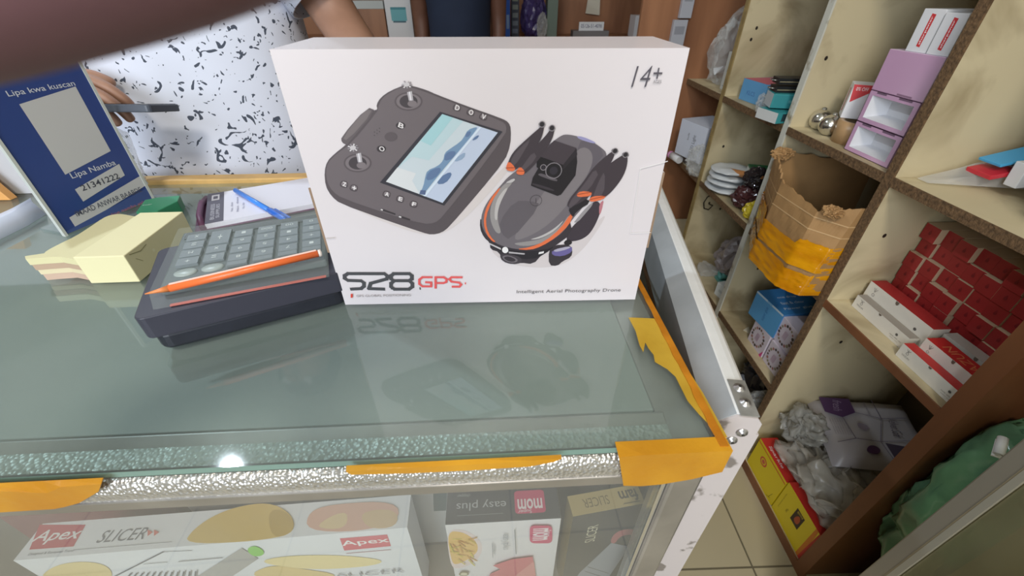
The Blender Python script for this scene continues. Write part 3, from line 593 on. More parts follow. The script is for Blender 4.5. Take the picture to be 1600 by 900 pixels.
    pl(c7, [(150, 815), (200, 806), (280, 830), (282, 862), (230, 872), (170, 855)], C(66, 60, 66), 1, 10); pl(c7, [(165, 822), (205, 816), (258, 838), (255, 858), (215, 862), (178, 846)], C(112, 106, 112), 1, 11); pl(c7, [(176, 828), (205, 822), (246, 840), (244, 853), (214, 856), (184, 842)], C(54, 48, 54), 1, 12)
    # camera block
    pl(c7, [(345, 365), (335, 410), (490, 470), (512, 462), (596, 350), (606, 270), (600, 195), (470, 150)], C(34, 30, 34), 0, 12)
    pl(c7, [(385, 238), (470, 145), (602, 190), (524, 288)], C(66, 58, 64), 0, 13); pl(c7, [(370, 245), (385, 238), (526, 290), (520, 312), (512, 362), (495, 360), (368, 318)], C(28, 25, 28), 1, 14); pl(c7, [(526, 290), (602, 192), (606, 230), (520, 320)], C(44, 39, 44), 0, 14)
    pl(c7, [(380, 340), (400, 338), (492, 372), (485, 388), (378, 350)], C(92, 86, 92), 1, 14); pl(c7, [(345, 392), (470, 430), (468, 445), (340, 405)], C(60, 54, 60), 1, 14)
    for (cx, cy, rr_, t_) in ((468, 322, 42, 0.1), (408, 303, 16, 0.25)):
        a.lay = 15; u, v = c7([(cx, cy)])[0]; a.ring(u, v, rr_ / 3.75 * 0.00063 / szd[0], t_, C(132, 126, 132)); a.lay = 16; a.disc(u, v, rr_ * 0.5 / 3.75 * 0.00063 / szd[0], C(48, 44, 52))
    a.lay = 9; u, v = c7([(365, 498)])[0]; a.ring(u, v, 0.0178, 0.08, C(60, 54, 58)); a.stroke(c7([(365, 485), (365, 512)]), 0.0005, C(60, 54, 58))
    # folded propellers
    for pts, tip in (([(400, 58), (375, 80), (340, 110), (262, 180), (225, 222), (205, 262), (192, 310), (240, 325), (300, 270), (390, 150), (415, 70)], [(204, 262), (188, 305), (198, 322), (236, 326), (246, 304)]),
                     ([(455, 70), (420, 120), (340, 200), (275, 290), (252, 325), (252, 345), (295, 348), (380, 262), (455, 150), (476, 80)], [(272, 296), (250, 322), (252, 343), (292, 348), (300, 324)]),
                     ([(812, 205), (770, 240), (700, 300), (640, 390), (540, 510), (560, 545), (690, 470), (740, 370), (830, 235)], [(625, 440), (600, 462), (612, 477), (686, 470), (692, 446)]),
                     ([(885, 222), (820, 262), (760, 310), (720, 380), (690, 460), (676, 492), (690, 505), (770, 480), (830, 420), (885, 340), (905, 250)], [(694, 470), (674, 492), (688, 506), (756, 490), (776, 468)])):
        pl(c7, pts, C(64, 56, 62), 2, 16); pl(c7, [((x * 2 + 600) / 3 if 0 else x + 10, y + 6) for x, y in pts[2:6]] + [(pts[7][0] - 8, pts[7][1] - 12)], C(84, 76, 82), 1, 17); pl(c7, tip, OR, 1, 18)
        a.lay = 19; a.stroke(c7([tip[1], tip[4]]), 0.0005, C(120, 56, 40))
    for cx, cy in ((400, 50), (458, 72), (826, 206), (888, 228)):
        pl(c7, [(cx + 21 * math.cos(k * .6), cy + 16 * math.sin(k * .6)) for k in range(10)], C(44, 40, 44), 1, 18); a.lay = 20; a.ring(*c7([(cx, cy)])[0], 0.0085, 0.25, C(140, 134, 140))
    pl(c7, [(600, 610), (640, 560), (690, 510), (700, 520), (650, 580), (610, 625), (585, 628)], C(150, 146, 150), 1, 6); pl(c7, [(180, 395), (235, 365), (245, 375), (225, 392)], C(190, 186, 188), 1, 17); pl(c7, [(550, 540), (600, 500), (640, 480), (690, 505), (600, 560), (580, 600)], C(40, 36, 40), 1, 15)
    # lettering
    a.lay = 4; K = C(72, 72, 76); RDC = C(224, 92, 92)
    c4 = crop(2.647, 460, 140)
    a.stroke(c4([(292, 760), (222, 760), (208, 768), (208, 780), (222, 788), (276, 790), (288, 798), (288, 812), (276, 822), (236, 824)]), 0.0036, K)
    a.stroke(c4([(302, 760), (372, 760), (386, 770), (382, 782), (316, 800), (308, 822), (370, 824)]), 0.0036, K)
    a.stroke(c4([(410, 760), (476, 760), (486, 768), (486, 782), (474, 789), (412, 789), (400, 782), (400, 768), (412, 760)]), 0.0036, K); a.stroke(c4([(412, 790), (400, 800), (400, 814), (414, 824), (474, 824), (488, 814), (488, 800), (476, 790)]), 0.0036, K)
    for x in (226, 386): a.rect(c4([(x, 0)])[0][0], c4([(x + 6, 0)])[0][0], c4([(x, 828)])[0][1], c4([(x, 818)])[0][1], K)
    a.stroke(c4([(568, 774), (530, 774), (517, 784), (517, 802), (530, 812), (566, 812), (566, 796), (544, 795)]), 0.0023, RDC)
    a.stroke(c4([(584, 818), (584, 774), (618, 774), (630, 782), (628, 794), (616, 798), (592, 798)]), 0.0023, RDC)
    a.stroke(c4([(692, 774), (650, 774), (640, 782), (650, 792), (682, 796), (690, 804), (682, 813), (654, 813)]), 0.0023, RDC); a.rect(c4([(640, 0)])[0][0], c4([(646, 0)])[0][0], c4([(0, 815)])[0][1], c4([(0, 807)])[0][1], RDC)
    a.text('GPS GLOBAL POSITIONING', *c4([(370, 849)])[0], w=0.182, h=0.012, m=C(150, 140, 140)); q = c4([(234, 858), (242, 858), (242, 842), (234, 842)]); a.poly(q, C(214, 74, 60))
    a.text('Intelligent Aerial Photography Drone', *g(888.5, 454), w=0.355, h=0.022, m=C(104, 100, 104))
    a.text('14', *g(1003, 119), w=0.042, h=0.062, m=C(84, 80, 90), shear=0.15, bold=-0.01); a.text('+', *g(1027, 114), w=0.022, h=0.032, m=C(84, 80, 90)); a.text('AGES', *g(1026, 127), w=0.021, h=0.010, m=C(130, 126, 134))
    # side tuck flaps seen as creases on the front
    CR = C(236, 234, 236)
    a.stroke([g(1000, 262), g(1042, 251)], 0.0007, CR); a.stroke([g(1000, 262), g(984, 362)], 0.0005, CR); a.stroke([g(984, 363), g(1016, 362)], 0.0005, CR); a.stroke([g(510, 371), g(524, 370)], 0.0006, C(190, 182, 178))
drone = carton('drone_box', 'large white drone box with pictures of a controller and folded drone on the counter', 'box', szd, ld, (0, 0, 0), mat('white_glossy_box', (220, 214, 218), 0.38, coat=0.2), None, art_drone, bevel=0.0012)
BR = mat('brown_card_edge', (150, 126, 104), 0.7)
for s, za, zb in ((-1, 0.062, 0.126), (1, 0.062, 0.136)):
    x = s * szd[0] / 2; mb = MB(); mb.box(min(x, x + s * 0.0022), max(x, x + s * 0.0022), -0.0436, -0.0424, za, zb, BR); mb.box(min(x, x + s * 0.0022), max(x, x + s * 0.0022), -0.0424, 0.03, za, zb, WHITE); mb.build('side_flap', drone)

# ---------------------------------------------------------------- payment stand
a_st = math.atan2(0.108, 0.036); wst, hst = 0.116, 0.196; st0 = Vector((-0.571, 0.502, CT + 0.0002))
dirst = Vector((math.cos(a_st), math.sin(a_st), 0)); lst = st0 + dirst * (wst / 2)
stand = thing('sign_stand', 'blue and white payment sign in a clear upright holder at the left of the counter', 'sign', lst, (0, 0, a_st))
NAVY = mat('navy_blue_print', (54, 76, 140), 0.3)
szs = (wst, 0.004, hst); gs = mapper(szs, lst, a_st, 'front')
mb = MB(); mb.box(-wst / 2, wst / 2, -0.0018, 0.0018, 0.003, hst, NAVY); f = faces_of(mb, *szs)['front']; f.O = Vector((-wst / 2, -0.0018, 0)); f.lay = 0
PAN = C(206, 208, 210)
f.poly([gs(*p) for p in ((30, 163), (118, 135), (173, 236), (102, 273))], PAN)
f.poly([gs(*p) for p in ((117, 296), (186, 256), (195, 274), (130, 315))], PAN); f.poly([gs(*p) for p in ((108, 340), (222, 273), (232, 287), (119, 357))], PAN)
f.poly([(0.001, 0.012), (0.999, 0.012), (0.999, 0.10), (0.001, 0.03)], C(70, 92, 150)); f.lay = 1
f.text('Lipa kwa kuscan', *gs(67, 139), w=0.60, h=0.040, m=C(214, 220, 232), bold=0.005); f.text('Lipa Namba', *gs(147, 265), w=0.48, h=0.048, m=C(220, 224, 234), bold=0.005)
f.text('21341222', *gs(157, 284), w=0.42, h=0.04, m=C(78, 80, 92), bold=0.012); f.text('IMAAD ANWAR BAABDE', *gs(172, 314), w=0.76, h=0.036, m=C(88, 92, 110), bold=0.004)
f.text('mlipe namba yako', *gs(200, 326), w=0.50, h=0.03, m=C(190, 120, 130))
mb.build('poster', stand)
ACR = glass('clear_acrylic', (236, 242, 242), 0.10, (220, 226, 230), 0.05)
mb = MB(); mb.box(-wst / 2 - 0.003, wst / 2 + 0.003, 0.0022, 0.0042, 0, hst + 0.003, mat('white_backing', (214, 216, 216), 0.4)); mb.build('backing', stand)
for s in (-1, 1): mb = MB(); mb.box(min(s * (wst / 2 + 0.0002), s * (wst / 2 + 0.0035)), max(s * (wst / 2 + 0.0002), s * (wst / 2 + 0.0035)), -0.003, 0.0021, 0, hst + 0.003, mat('frosted_edge', (206, 212, 208), 0.25)); mb.build('edge_strip', stand)
mb = MB(); mb.box(-wst / 2, wst / 2, 0.0045, 0.05, 0.0, 0.003, ACR); mb.build('foot', stand)

# ---------------------------------------------------------------- note blocks
YEL = mat('pale_yellow_paper', (232, 226, 182), 0.6)
def block_art(f):
    r = f['right']; r.disc(0.35, 0.55, 0.018, C(240, 236, 200)); r.stroke([(0.06, 0.92), (0.2, 0.8), (0.3, 0.86)], 0.0008, C(150, 146, 96)); r.stroke([(0.1, 0.7), (0.16, 0.5)], 0.0006, C(160, 154, 100))
mb = MB(); xA, xB, yA, yB = -0.453, -0.4005, 0.3895, 0.497
mb.box(-0.026, 0.026, 0, 0.108, 0, 0.034, YEL); block_art(dict(right=Face(mb, (0.026, 0, 0), (0, 1, 0), (0, 0, 1), (1, 0, 0), 0.108, 0.034)))
tag(mb.build('note_block', None, (-0.4265, 0.389, CT + 0.0002), (0, 0, 0.03), 0.001), 'thick pale yellow block of sticky notes left of the calculator', 'notepad')
pts = [P(x, y, 'z', 0.979) for x, y in ((68, 397), (72, 392), (95, 380), (118, 369), (140, 355), (160, 341), (172, 336), (186, 334), (200, 336))]
pts = [(p.x, p.y) for p in pts] + [(-0.4595, 0.494), (-0.4575, 0.393), (-0.478, 0.399), (-0.497, 0.397), (-0.51, 0.395), (-0.516, 0.401)]
o = thing('paper_stack', 'wavy edged stack of cream paper leaning against the yellow note block', 'paper', (-0.48, 0.44, CT))
pm = (mat('cream_paper_stack', (224, 212, 176), 0.6), mat('pinkish_paper_edge', (206, 178, 158), 0.6), mat('tan_paper_edge', (190, 164, 140), 0.6))
for k, (z0, z1) in enumerate(((0.0003, 0.008), (0.0082, 0.014), (0.0142, 0.021), (0.0212, 0.029))):
    s = 0.93 + 0.023 * k; mb = MB(); cx, cy = -0.4595, 0.44
    mb.prism([((cx + (x - cx) * s) + 0.48, (cy + (y - cy) * (0.97 + 0.01 * k)) - 0.44, z0) for x, y in chaikin(pts[:-6], 1, False) + pts[-6:]], (0, 0, z1 - z0), (pm[1], pm[0], pm[2], mat('pale_yellow_paper_top', (222, 216, 172), 0.6))[k]); mb.build('sheet_pile', o)
# ---------------------------------------------------------------- green eraser box, bill book, pen
p = [P(*q, 'z', 0.969) for q in ((212, 331), (226, 312), (246, 308), (281, 305), (277, 314), (246, 329), (228, 334))]
mb = MB(); c0 = sum(p, Vector()) / len(p); mb.prism([(q.x - c0.x, q.y - c0.y, 0) for q in p], (0, 0, 0.0185), mat('green_plastic', (62, 150, 110), 0.35))
fc = Face(mb, (-0.03, -0.012, 0.0185), (1, 0, 0), (0, 1, 0), (0, 0, 1), 0.06, 0.03); fc.text('soap', 0.3, 0.3, w=0.18, m=C(210, 232, 220), rot=20)
tag(mb.build('green_case', None, (c0.x, c0.y, CT + 0.0003), None, 0.001), 'small green plastic case lying behind the yellow note block', 'case')
bp = [P(*q, 'z', 0.957) for q in ((318, 353), (335, 296), (484, 268), (500, 318))]
c0 = sum(bp, Vector()) / 4; ab = math.atan2(bp[3].y - bp[0].y, bp[3].x - bp[0].x); wb = (bp[3] - bp[0]).length; db = 0.115
book = thing('bill_book', 'open bill book with white pages and a dark printed strip behind the calculator', 'book', (bp[0].x, bp[0].y, CT + 0.0003), (0, 0, ab))
mb = MB(); mb.box(-0.012, wb, -0.002, db, 0, 0.0015, mat('maroon_cover', (104, 62, 92), 0.45)); mb.build('cover', book)
mb = MB(); mb.box(0.002, wb, 0, db - 0.002, 0.0016, 0.0085, mat('bill_paper', (226, 226, 238), 0.6)); fc = Face(mb, (0.002, 0, 0.0085), (1, 0, 0), (0, 1, 0), (0, 0, 1), wb - 0.002, db - 0.002)
fc.rect(0, 0.15, 0, 1, C(92, 90, 104)); fc.text('BUSINESS', 0.055, 0.34, w=0.05, h=0.5, m=C(200, 200, 210), rot=90) if 0 else fc.text('BUSINESS', 0.055, 0.35, h=0.035, w=0.5, m=C(200, 200, 210), rot=90)
fc.text('SUPPLIES', 0.10, 0.35, w=0.45, h=0.03, m=C(200, 200, 210), rot=90); fc.rect(0.04, 0.11, 0.72, 0.92, C(214, 214, 222)); fc.rect(0.055, 0.095, 0.77, 0.87, C(92, 90, 104))
for u, n_ in ((0.22, 0.30), (0.27, 0.5), (0.32, 0.2)):
    fc.text('No. date', u, 0.3 + 0.3 * n_, w=n_, h=0.02, m=C(150, 150, 170), rot=90)
mb.build('pages', book)
mb = MB(); mb.tube([(-0.0015, -0.001, 0.004), (-0.007, 0.04, 0.006), (-0.006, 0.08, 0.007), (-0.001, db - 0.004, 0.004)], 0.004, mat('maroon_cover', (0, 0, 0)), 8); mb.build('spine', book)
pa, pb = P(367, 295, 'z', 0.966), P(446, 341, 'z', 0.966); dv_ = (pb - pa)
pen = thing('ballpoint_pen', 'blue ballpoint pen lying across the open bill book', 'pen', (pa.x, pa.y, 0.9635), (0, 0, math.atan2(dv_.y, dv_.x)))
lp = dv_.length; BLU = mat('blue_pen_plastic', (70, 140, 236), 0.25); DBL = mat('dark_blue_cap', (40, 104, 206), 0.3)
mb = MB(); mb.tube([(0, 0, 0), (lp * 0.70, 0, 0)], 0.0036, BLU, 8); mb.build('barrel', pen)
mb = MB(); mb.tube([(lp * 0.695, 0, 0), (lp * 0.72, 0, 0), (lp * 0.97, 0, 0), (lp, 0, 0)], [0.0038, 0.0046, 0.0042, 0.0028], DBL, 8); cap = mb.build('cap', pen)
mb = MB(); mb.box(lp * 0.72, lp * 0.99, 0.004, 0.0075, -0.0012, 0.0012, DBL); mb.build('clip', cap)

# ---------------------------------------------------------------- black tray, calculator, orange pencil
bb = thing('black_box', 'black plastic box with a stepped lid under the calculator', 'box', (-0.308, 0.2735, CT + 0.0002), (0, 0, 0.431))
BLK = mat('black_plastic', (44, 46, 56), 0.38, vary=0.25, vscale=30); BLK2 = mat('dark_slate_plastic', (62, 62, 74), 0.4)
def rbox(x0, x1, y0, y1, z0, z1, m, r=0.008):
    mb = MB(); pts = []
    for cx, cy, a0 in ((x1 - r, y1 - r, 0), (x0 + r, y1 - r, 90), (x0 + r, y0 + r, 180), (x1 - r, y0 + r, 270)):
        pts += [(cx + r * math.cos(math.radians(a0 + a)), cy + r * math.sin(math.radians(a0 + a)), z0) for a in (0, 22, 45, 68, 90)]
    mb.prism(pts, (0, 0, z1 - z0), m); return mb
mb = rbox(0.003, 0.166, 0.003, 0.128, 0, 0.017, BLK, 0.012); mb.build('base', bb, bevel=0.003)
mb = rbox(0, 0.169, 0, 0.131, 0.0175, 0.040, BLK2, 0.008); mb.build('lid', bb, bevel=0.001)
cz = CT + 0.0408
calc = thing('calculator', 'grey desk calculator under a clear plastic cover lying on the black box', 'calculator', (-0.303, 0.306, cz), (0, 0, 0.332))
CW, CD = 0.139, 0.100; CB = mat('grey_green_calculator', (92, 101, 103), 0.45); KEY = mat('grey_calculator_key', (118, 128, 134), 0.4); KP = C(206, 214, 214)
mb = MB(); mb.prism([(0, 0, 0), (0, CD, 0), (0, CD, 0.014), (0, 0, 0.0085)], (CW, 0, 0), CB); mb.build('body', calc, bevel=0.002)
slope = math.atan2(0.0055, CD)
def key(x, y, w, h, ch='', m=KEY, oval=False):
    z = 0.0085 + y * 0.055; mb = MB()
    if oval: mb.lathe([(0.5, 0), (0.5, 0.6), (0.42, 0.9), (0.0, 1.0)], m, 16)
    else: mb.prism([(-w / 2, -h / 2, 0.0), (w / 2, -h / 2, 0.0), (w / 2, h / 2, 0.0), (-w / 2, h / 2, 0.0)], (0, 0, 0.0032), m)
    if oval: mb.v = [(a * w, b * h, c * 0.002) for a, b, c in mb.v]
    if ch:
        fc = Face(mb, (-w / 2, -h / 2, 0.0032), (1, 0, 0), (0, 1, 0), (0, 0, 1), w, h); fc.text(ch, 0.5, 0.5, w=min(0.22 * len(ch), 0.62), h=0.36, m=KP, rot=180)
    mb.build('key', calc, (x + w / 2, y + h / 2, z + 0.0002), (slope, 0, 0), 0 if oval else 0.0006)
cols = [0.008, 0.030, 0.052, 0.074, 0.096, 0.118]
labs = {2: ['8', '9', '6', '-'], 3: ['6', '5', '2', '000'], 4: ['7', '4', '1', '00'], 5: ['-', '+', '=', '0']}
for ci, x in enumerate(cols):
    if ci == 0:
        for r in range(4): key(x, 0.029 + r * 0.0155, 0.018, 0.012, ['+', 'M', '=', 'x'][r])
        key(x, 0.013, 0.019, 0.012, '', mat('pale_grey_key', (158, 170, 168), 0.35), True)
    elif ci == 1:
        key(x, 0.0605, 0.018, 0.027, '+'); key(x, 0.045, 0.018, 0.012, 'x'); key(x, 0.0295, 0.018, 0.012, '=')
        key(x, 0.0135, 0.019, 0.012, '', mat('pale_grey_key', (158, 170, 168), 0.35), True)
    else:
        for r in range(4): key(x, 0.0225 + r * 0.0155 + (ci - 2) * 0.001, 0.0175, 0.012, labs[ci][r])
        key(x, 0.0145 + (ci - 2) * 0.001, 0.0175, 0.0065)
mb = MB(); mb.box(0.004, CW - 0.004, 0.0835, CD - 0.003, 0.0134, 0.0142, mat('calculator_display', (70, 78, 76), 0.2)); mb.build('display', calc)
mb = MB(); mb.add([(-0.003, -0.010, 0.0122), (CW + 0.003, -0.010, 0.0122), (CW + 0.003, CD + 0.002, 0.0186), (-0.003, CD + 0.002, 0.0186), (-0.001, -0.022, 0.002), (CW + 0.001, -0.022, 0.002)],
                  [(0, 1, 2, 3), (4, 5, 1, 0)], mat('clear_cover', (208, 222, 216), 0.15, alpha=0.06)); o = mb.build('clear_cover', calc); o.modifiers.new('t', 'SOLIDIFY').thickness = 0.0004
mb = MB(); mb.box(0.01, CW - 0.002, -0.0195, -0.0165, 0.0003, 0.0012, mat('painted_red_reflection', (196, 84, 70), 0.5)); mb.build('red_reflection', calc)  # thin red strip painted in as the reflection below the pen
p0, p1 = P(258, 452, 'z', 1.0085), P(497, 396, 'z', 1.0085); dq = p1 - p0; lq = dq.length
pc = thing('pencil', 'orange pen with a white stripe lying on the calculator front edge', 'pen', (p0.x, p0.y, 1.0085), (0, 0, math.atan2(dq.y, dq.x)))
mb = MB(); mb.tube([(0.003, 0, 0), (lq, 0, 0)], 0.0034, mat('orange_pen_plastic', (240, 116, 58), 0.3), 8); mb.box(0.004, lq - 0.001, -0.0006, 0.0014, 0.0033, 0.0039, C(250, 214, 200)); mb.build('barrel', pc)
mb = MB(); mb.tube([(-0.014, 0, 0), (-0.006, 0, 0), (0.003, 0, 0)], [0.0004, 0.0016, 0.0032], mat('orange_tip', (232, 140, 80), 0.4), 8); mb.build('tip', pc)
mb = MB(); mb.lathe([(0.0, 0), (0.0036, 0.0004), (0.0036, 0.003), (0.0, 0.0034)], mat('white_cap', (226, 214, 206), 0.3), 10); mb.build('end_cap', pc, (lq, 0, 0), (0, math.pi / 2, 0))

# ---------------------------------------------------------------- left edge of the counter: tray rim, orange folder, bag
mb = MB(); pth = [P(*q, 'z', 0.951) for q in ((-60, 402), (-20, 383), (15, 366), (45, 351), (72, 334))]
mb.add([(p.x, p.y, 0.9505) for p in pth] + [(p.x - 0.012, p.y + 0.004, 0.968) for p in pth] + [(p.x - 0.022, p.y + 0.014, 0.9695) for p in pth], [(r * 5 + k, r * 5 + k + 1, r * 5 + k + 6, r * 5 + k + 5) for r in range(2) for k in range(4)], mat('white_plastic_sheet', (214, 222, 240), 0.35), True)
o = tag(mb.build('plastic_sheet'), 'curved white plastic sheet edge at the far left of the counter', 'sheet'); o.modifiers.new('t', 'SOLIDIFY').thickness = 0.001
mb = MB(); mb.prism([(0, 0, 0), (0.11, 0, 0), (0.075, 0, 0.085), (-0.02, 0, 0.085)], (0, 0.012, 0), mat('orange_card', (238, 176, 104), 0.5)); tag(mb.build('folder', None, (-0.86, 0.618, CT + 0.0003), None, 0.001), 'orange cardboard folder standing at the far left behind the payment sign', 'folder')
carton('pale_carton', 'plain pale grey carton behind the orange folder at the far left', 'box', (0.26, 0.035, 0.17), (-0.87, 0.655, CT + 0.0003), (0, 0, 0.05), mat('pale_grey_print', (200, 202, 208), 0.5))
bagA = thing('clear_bag', 'crumpled clear plastic bag with a red label standing behind the payment sign', 'bag', (-0.592, 0.648, CT))
mb = MB(); crumple(mb, (0, 0, 0.055), (0.032, 0.026, 0.062), PLASTIC, 12, 0.35, 1.6, smooth=True, floor=0.0005); mb.build('film', bagA)
mb = MB(); mb.box(-0.026, -0.004, -0.008, 0.004, 0.058, 0.078, mat('red_label', (206, 62, 80), 0.4)); mb.build('red_label', bagA)
mb = MB(); mb.box(-0.03, 0.022, -0.036, -0.03, 0.030, 0.042, WHITE); mb.build('white_strip', bagA)

# ---------------------------------------------------------------- white metal flap frame right of the glass counter
aR = math.atan2(0.0335, 0.2085); rO = Vector((0.168, 0.199, 0))
flap = thing('counter_frame', 'white riveted metal frame with long rail standing right of the glass counter', 'counter frame', rO, (0, 0, -aR))
GREYP = mat('grey_painted_metal', (168, 174, 178), 0.4, vary=0.12, vscale=30); WMET = mat('white_enamel_edge', (228, 230, 230), 0.3, vary=0.05, vscale=60); PEEL = mat('peeling_white_paint', (196, 188, 186), 0.5, rgb2=(128, 120, 114), vscale=26, lo=0.40, hi=0.44)
RX, RL = 0.028, 0.95
mb = MB(); ns = 8
pr = [(-0.006, 0.885), (-0.006, 0.934), (0.011, 0.9495), (0.0125, 0.950)] + [(RX - 0.008 + 0.010 * math.sin(math.radians(a)), 0.940 + 0.010 * math.cos(math.radians(a))) for a in (0, 30, 60, 90)] + [(RX + 0.002, 0.885)]
mb.prism([(x, 0.0, z) for x, z in pr], (0, RL, 0), WMET); k0 = mb.mi(GREYP)
for i, fa in enumerate(mb.f):
    c = [mb.v[j] for j in fa]
    if max(v[0] for v in c) < 0.0115: mb.m[i] = k0
rail = mb.build('rail', flap)
mb = MB(); mb.box(0.0, 0.018, 0.0, RL, 0.855, 0.884, DWOOD); mb.build('wood_batten', flap)
mb = MB(); mb.box(0.004, 0.012, 0.02, RL, 0.10, 0.8545, mat('grey_side_panel', (120, 120, 116), 0.5, vary=0.2)); mb.build('side_panel', flap)
for yy in (0.0, RL - 0.03):
    mb = MB(); mb.prism([(-0.0065, yy - 0.0025, 0), (0.0305, yy - 0.0025, 0), (0.0305, yy - 0.0025, 0.943), (0.026, yy - 0.0025, 0.949), (0.011, yy - 0.0025, 0.949), (-0.0065, yy - 0.0025, 0.934)], (0, 0.002, 0), PEEL)
    mb.box(0.0305, 0.0325, yy - 0.0025, yy + 0.026, 0, 0.93, PEEL)
    leg = mb.build('leg', flap)
    mb = MB(); mb.box(0.0127, 0.0265, yy - 0.002, yy + 0.034, 0.9502, 0.9512, mat('steel_plate', (176, 176, 172), 0.35, 0.5, vary=0.3, vscale=60)); mb.build('bracket_plate', leg)
    rv = [((0.0195, yy + 0.010, 0.9513), None), ((0.0195, yy + 0.025, 0.9513), None), ((0.0195, yy - 0.0027, 0.931), 1), ((0.0150, yy - 0.0027, 0.920), 1), ((0.0120, yy - 0.0027, 0.910), 1)]
    for q, s in rv:
        mb = MB(); mb.lathe([(0.0046, 0), (0.0042, 0.001), (0.0025, 0.0012), (0.0023, 0.0022), (0.0, 0.0025)], mat('rivet_metal', (190, 188, 186), 0.3, 0.8), 14); mb.lathe([(0.0013, 0.0027), (0.0, 0.0028)], C(50, 48, 46), 8)
        mb.build('rivet', leg, q, (math.pi / 2, 0, 0) if s else None)

# ---------------------------------------------------------------- aluminium post and glass of the case at the right edge
case2 = thing('glass_case', 'second glass case whose aluminium post crosses the bottom right corner', 'display case', (0.60, 0.270, 0))
PO = mat('brushed_aluminium_post', (170, 162, 146), 0.35, 0.6)
mb = MB(); mb.box(-0.002, 0.026, -0.022, 0.0, 0.0, 1.0, PO); mb.build('corner_post', case2, bevel=0.002)
mb = MB(); mb.box(-0.004, 0.0, -0.030, -0.0225, 0.0, 1.0, mat('channel_strip', (200, 194, 176), 0.3, 0.6)); mb.build('glass_channel', case2)
mb = MB(); mb.box(0.002, 0.006, -0.45, -0.0305, 0.05, 1.0, glass('case_glass', (226, 226, 206), 0.25, (150, 142, 112), 0.05)); mb.build('side_glass', case2)
mb = MB(); mb.box(0.0, 0.10, -0.45, -0.032, 0.40, 0.415, mat('case_shelf', (150, 142, 112), 0.5, vary=0.2)); mb.build('inner_shelf', case2)
mb = MB(); mb.box(0.075, 0.10, -0.45, -0.032, 0.0, 0.9, mat('case_back_board', (132, 120, 90), 0.6, vary=0.25)); mb.build('back_board', case2)
mb = MB(); mb.tube([(0.0, 0, 0), (0.0, 0.012, 0.004), (0, 0.024, 0.006)], 0.0055, WHITE, 12, cap=False); mb.box(-0.006, 0.006, 0.0, 0.028, -0.0085, -0.006, WHITE)
o = tag(mb.build('white_pipe', None, P(1560, 710, 'y', 0.30), (0.3, -0.3, -0.9)), 'short white plastic pipe end beside the aluminium post', 'pipe'); o.modifiers.new('t', 'SOLIDIFY').thickness = 0.0015

# ---------------------------------------------------------------- things on the shelves
PINKC = mat('pink_lilac_card', (214, 178, 204), 0.45, rgb2=(202, 158, 192), vscale=3); LILAC = mat('lilac_white_card', (226, 206, 226), 0.4); INW = mat('inner_white_card', (214, 214, 218), 0.5)
def open_box(z, lab, lidded, y1=0.905, y0=0.780):
    t = thing('pink_box', lab, 'box', (0.762, (y0 + y1) / 2, z), (0, 0, 0), 'pink and white gift boxes stacked on the shelf'); w, h, d = (y1 - y0), 0.060, 0.11
    if lidded:
        h = 0.072; mb = MB(); mb.box(0, d, -w / 2, w / 2, 0, h, PINKC, dict(top=LILAC, right=LILAC, front=LILAC)); mb.build('carton', t, bevel=0.001)
        fcn = MB(); fc = Face(fcn, (0, w / 2, 0), (0, -1, 0), (0, 0, 1), (-1, 0, 0), w, h); fc.rect(0.52, 0.80, 0.02, 0.06, C(150, 116, 140)); fcn.build('slot', t); return t
    mb = MB(); fr = 0.011
    mb.box(0, d, -w / 2, -w / 2 + 0.001, 0, h, PINKC); mb.box(0, d, w / 2 - 0.001, w / 2, 0, h, LILAC); mb.box(0, d, -w / 2 + 0.001, w / 2 - 0.001, 0, 0.001, PINKC); mb.box(0, d, -w / 2 + 0.001, w / 2 - 0.001, h - 0.001, h, PINKC)
    fo = [(0, w / 2, 0), (0, -w / 2, 0), (0, -w / 2, h), (0, w / 2, h)]; fi = [(0, w / 2 - fr, fr * 0.8), (0, -w / 2 + fr, fr * 0.8), (0, -w / 2 + fr, h - fr * 0.8), (0, w / 2 - fr, h - fr * 0.8)]
    mb.add(fo + fi, [(0, 1, 5, 4), (1, 2, 6, 5), (2, 3, 7, 6), (3, 0, 4, 7)], PINKC)
    bk = [(0.030, w / 2 - 0.030, 0.018), (0.030, -w / 2 + 0.026, 0.018), (0.030, -w / 2 + 0.026, h - 0.018), (0.030, w / 2 - 0.03, h - 0.018)]
    mb.add(fi + bk, [(0, 1, 5, 4), (1, 2, 6, 5), (2, 3, 7, 6), (3, 0, 4, 7), (4, 5, 6, 7)], INW); mb.build('carton', t)
    fcn = MB(); fc = Face(fcn, (0, w / 2, 0), (0, -1, 0), (0, 0, 1), (-1, 0, 0), w, h); fc.rect(0.15, 0.35, 0.93, 0.985, C(120, 96, 116)); fc.rect(0.6, 0.85, 0.93, 0.985, C(120, 96, 116)); fcn.build('slot', t); return t
open_box(0.9253, 'open pink box with white inside, lowest of the pink stack', False)
open_box(0.9858, 'open pink box with white inside, second from the bottom of the pink stack', False)
open_box(1.0463, 'closed pink lilac box on top of the pink stack', True)
REDL = C(206, 58, 62)
def shar(f):
    a = f['left']; a.poly([(0.42, 0.14), (0.60, 0.12), (0.64, 0.88), (0.44, 0.9)], REDL); a.text('sharpener', 0.525, 0.51, w=0.66, h=0.10, m=C(240, 236, 236), rot=90, bold=0.02)
GRP = 'white boxes with a red printed strip'
carton('sharpener_box', 'white box with a red strip on the pink stack, left of two', 'box', (0.07, 0.042, 0.066), (0.80, 0.853, 1.1186), (0, 0, 0.08), WHITE, None, shar, GRP)
carton('sharpener_box', 'white box with a red strip on the pink stack, right of two', 'box', (0.07, 0.042, 0.062), (0.80, 0.806, 1.1186), (0, 0, 0.05), WHITE, None, shar, GRP)
